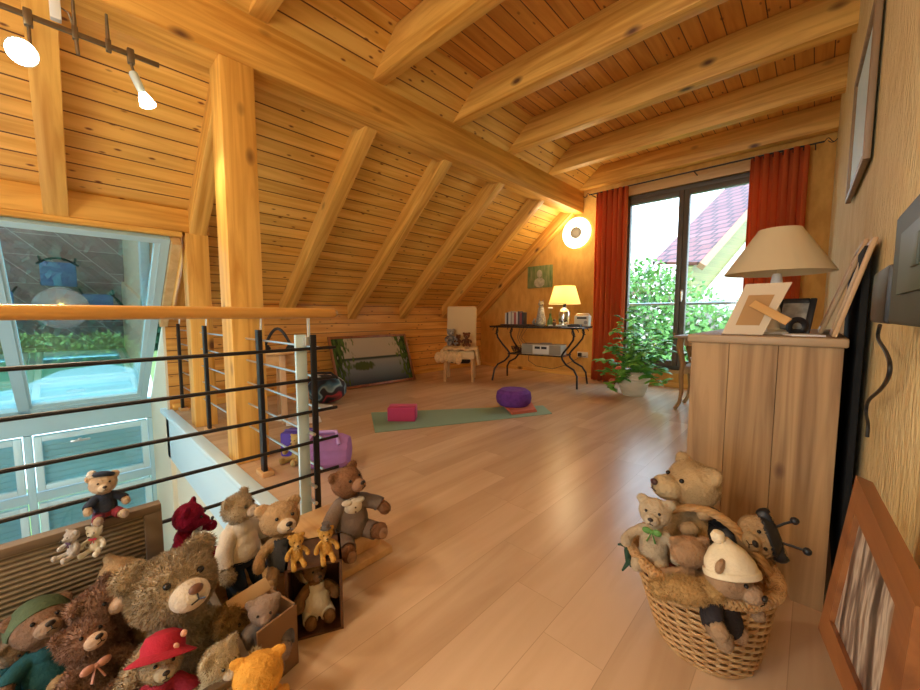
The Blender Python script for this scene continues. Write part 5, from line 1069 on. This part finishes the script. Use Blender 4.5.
teddy('teddy_bear', 'small beige bear with green bow at the left of the wicker basket', 655, 512, .1, .22, -10, (.56, .43, .26), (.64, .52, .34), t=1.10, hs=1.05, hrot=(-10, 0, 0), furlen=.007, nfur=4000, legs=((-.14, -.24, .02), (.14, -.24, .02)), extra=(mat('green_ribbon', (.10, .26, .05), .6), 'bow'))
teddy('teddy_bear', 'bear with cream knitted cap and dark jumper leaning out of the wicker basket', 722, 570, .1, .24, 60, (.44, .27, .14), (.5, .32, .18), t=.95, hs=1.25, hrot=(5, 0, 10), legs=((-.12, -.14, .05), (.12, -.14, .05)), hat='knit', extra=(cl('cream_knit', (.80, .68, .46)),), clothes=(('jumper', ('torso', 'arm'), .0, .52, cl('black_jumper', (.02, .016, .02))),), furlen=.005, nfur=3000)
teddy('teddy_bear', 'curly brown bear face down beside the cream capped bear', 690, 553, .1, .21, -150, (.44, .25, .12), None, t=1.0, hs=1.1, hrot=(0, 0, 0), furlen=.009, nfur=6000)
teddy('bee_bear', 'bear dressed as a bee with black feelers lying on the right rim of the basket', 757, 536, .1, .25, 0, (.50, .32, .15), (.54, .38, .2), t=1.06, hs=1.15, hat='antenna', rot=(-.55, 1.15, -.35), clothes=(('stripes', ('torso', 'arm'), .10, .50, M['black']), ('hood_stripe', ('head', 'ear'), .80, .90, M['black']),), furlen=.007, nfur=3000)
# plush arm and dark red toy in the basket
rd_ = empty('plush_cushion', inb(-.07, -.03, .20), label='dark red soft toy deep in the left of the basket', cat='soft toy')
MB().ball((0, 0, 0), (.065, .06, .045), 3).ball((-.02, -.02, .03), (.035, .03, .03), 2).build('body', mat('dark_red_plush', (.16, .02, .015), .95, bmp=.4), rd_)
MB().tube([(-.03, -.04, .045), (0, -.05, .055), (.03, -.03, .05)], .006, 6).build('stripe', M['plush_white'], rd_)
_c = VC+ray(686, 590)*.95; pg = empty('plush_dog', _c, label='golden curly soft toy slumped over the front rim of the basket', cat='soft toy')
_m = MB().ball((0, 0, 0), (.062, .036, .030), 3, Matrix.Rotation(.5, 4, 'Z')).ball((.045, .028, .006), (.034, .030, .028), 2).ball((-.05, -.02, -.012), (.03, .026, .024), 2)
_t = D.meshes.new('t'); _t.from_pydata(_m.v, [], _m.f); _t.update(); _hv, _hf = rnd_fur(_t, 1, .008, 5000, lambda t_: True, random.Random(4)); D.meshes.remove(_t); _m.add(_hv, _hf)
_m.build('body', fur_mat((.52, .31, .11)), pg, fix=False)
lz_ = empty('plush_lizard', bpt(PI*1.03, .22, .02), label='dark green plush lizard hanging over the left rim of the basket', cat='plush animal')
MB().tube([(0.01, 0, .07), (-.012, -.005, .03), (-.02, 0, 0), (-.018, 0, -.04), (-.035, 0, -.075)], [.008, .012, .012, .008, .003], 8).tube([(-.018, 0, .01), (-.04, -.01, .02), (-.05, 0, .01)], .004, 6).tube([(-.018, 0, -.02), (-.002, -.02, -.035)], .004, 6).build('body', mat('dark_green_plush', (.02, .06, .03), .8), lz_)
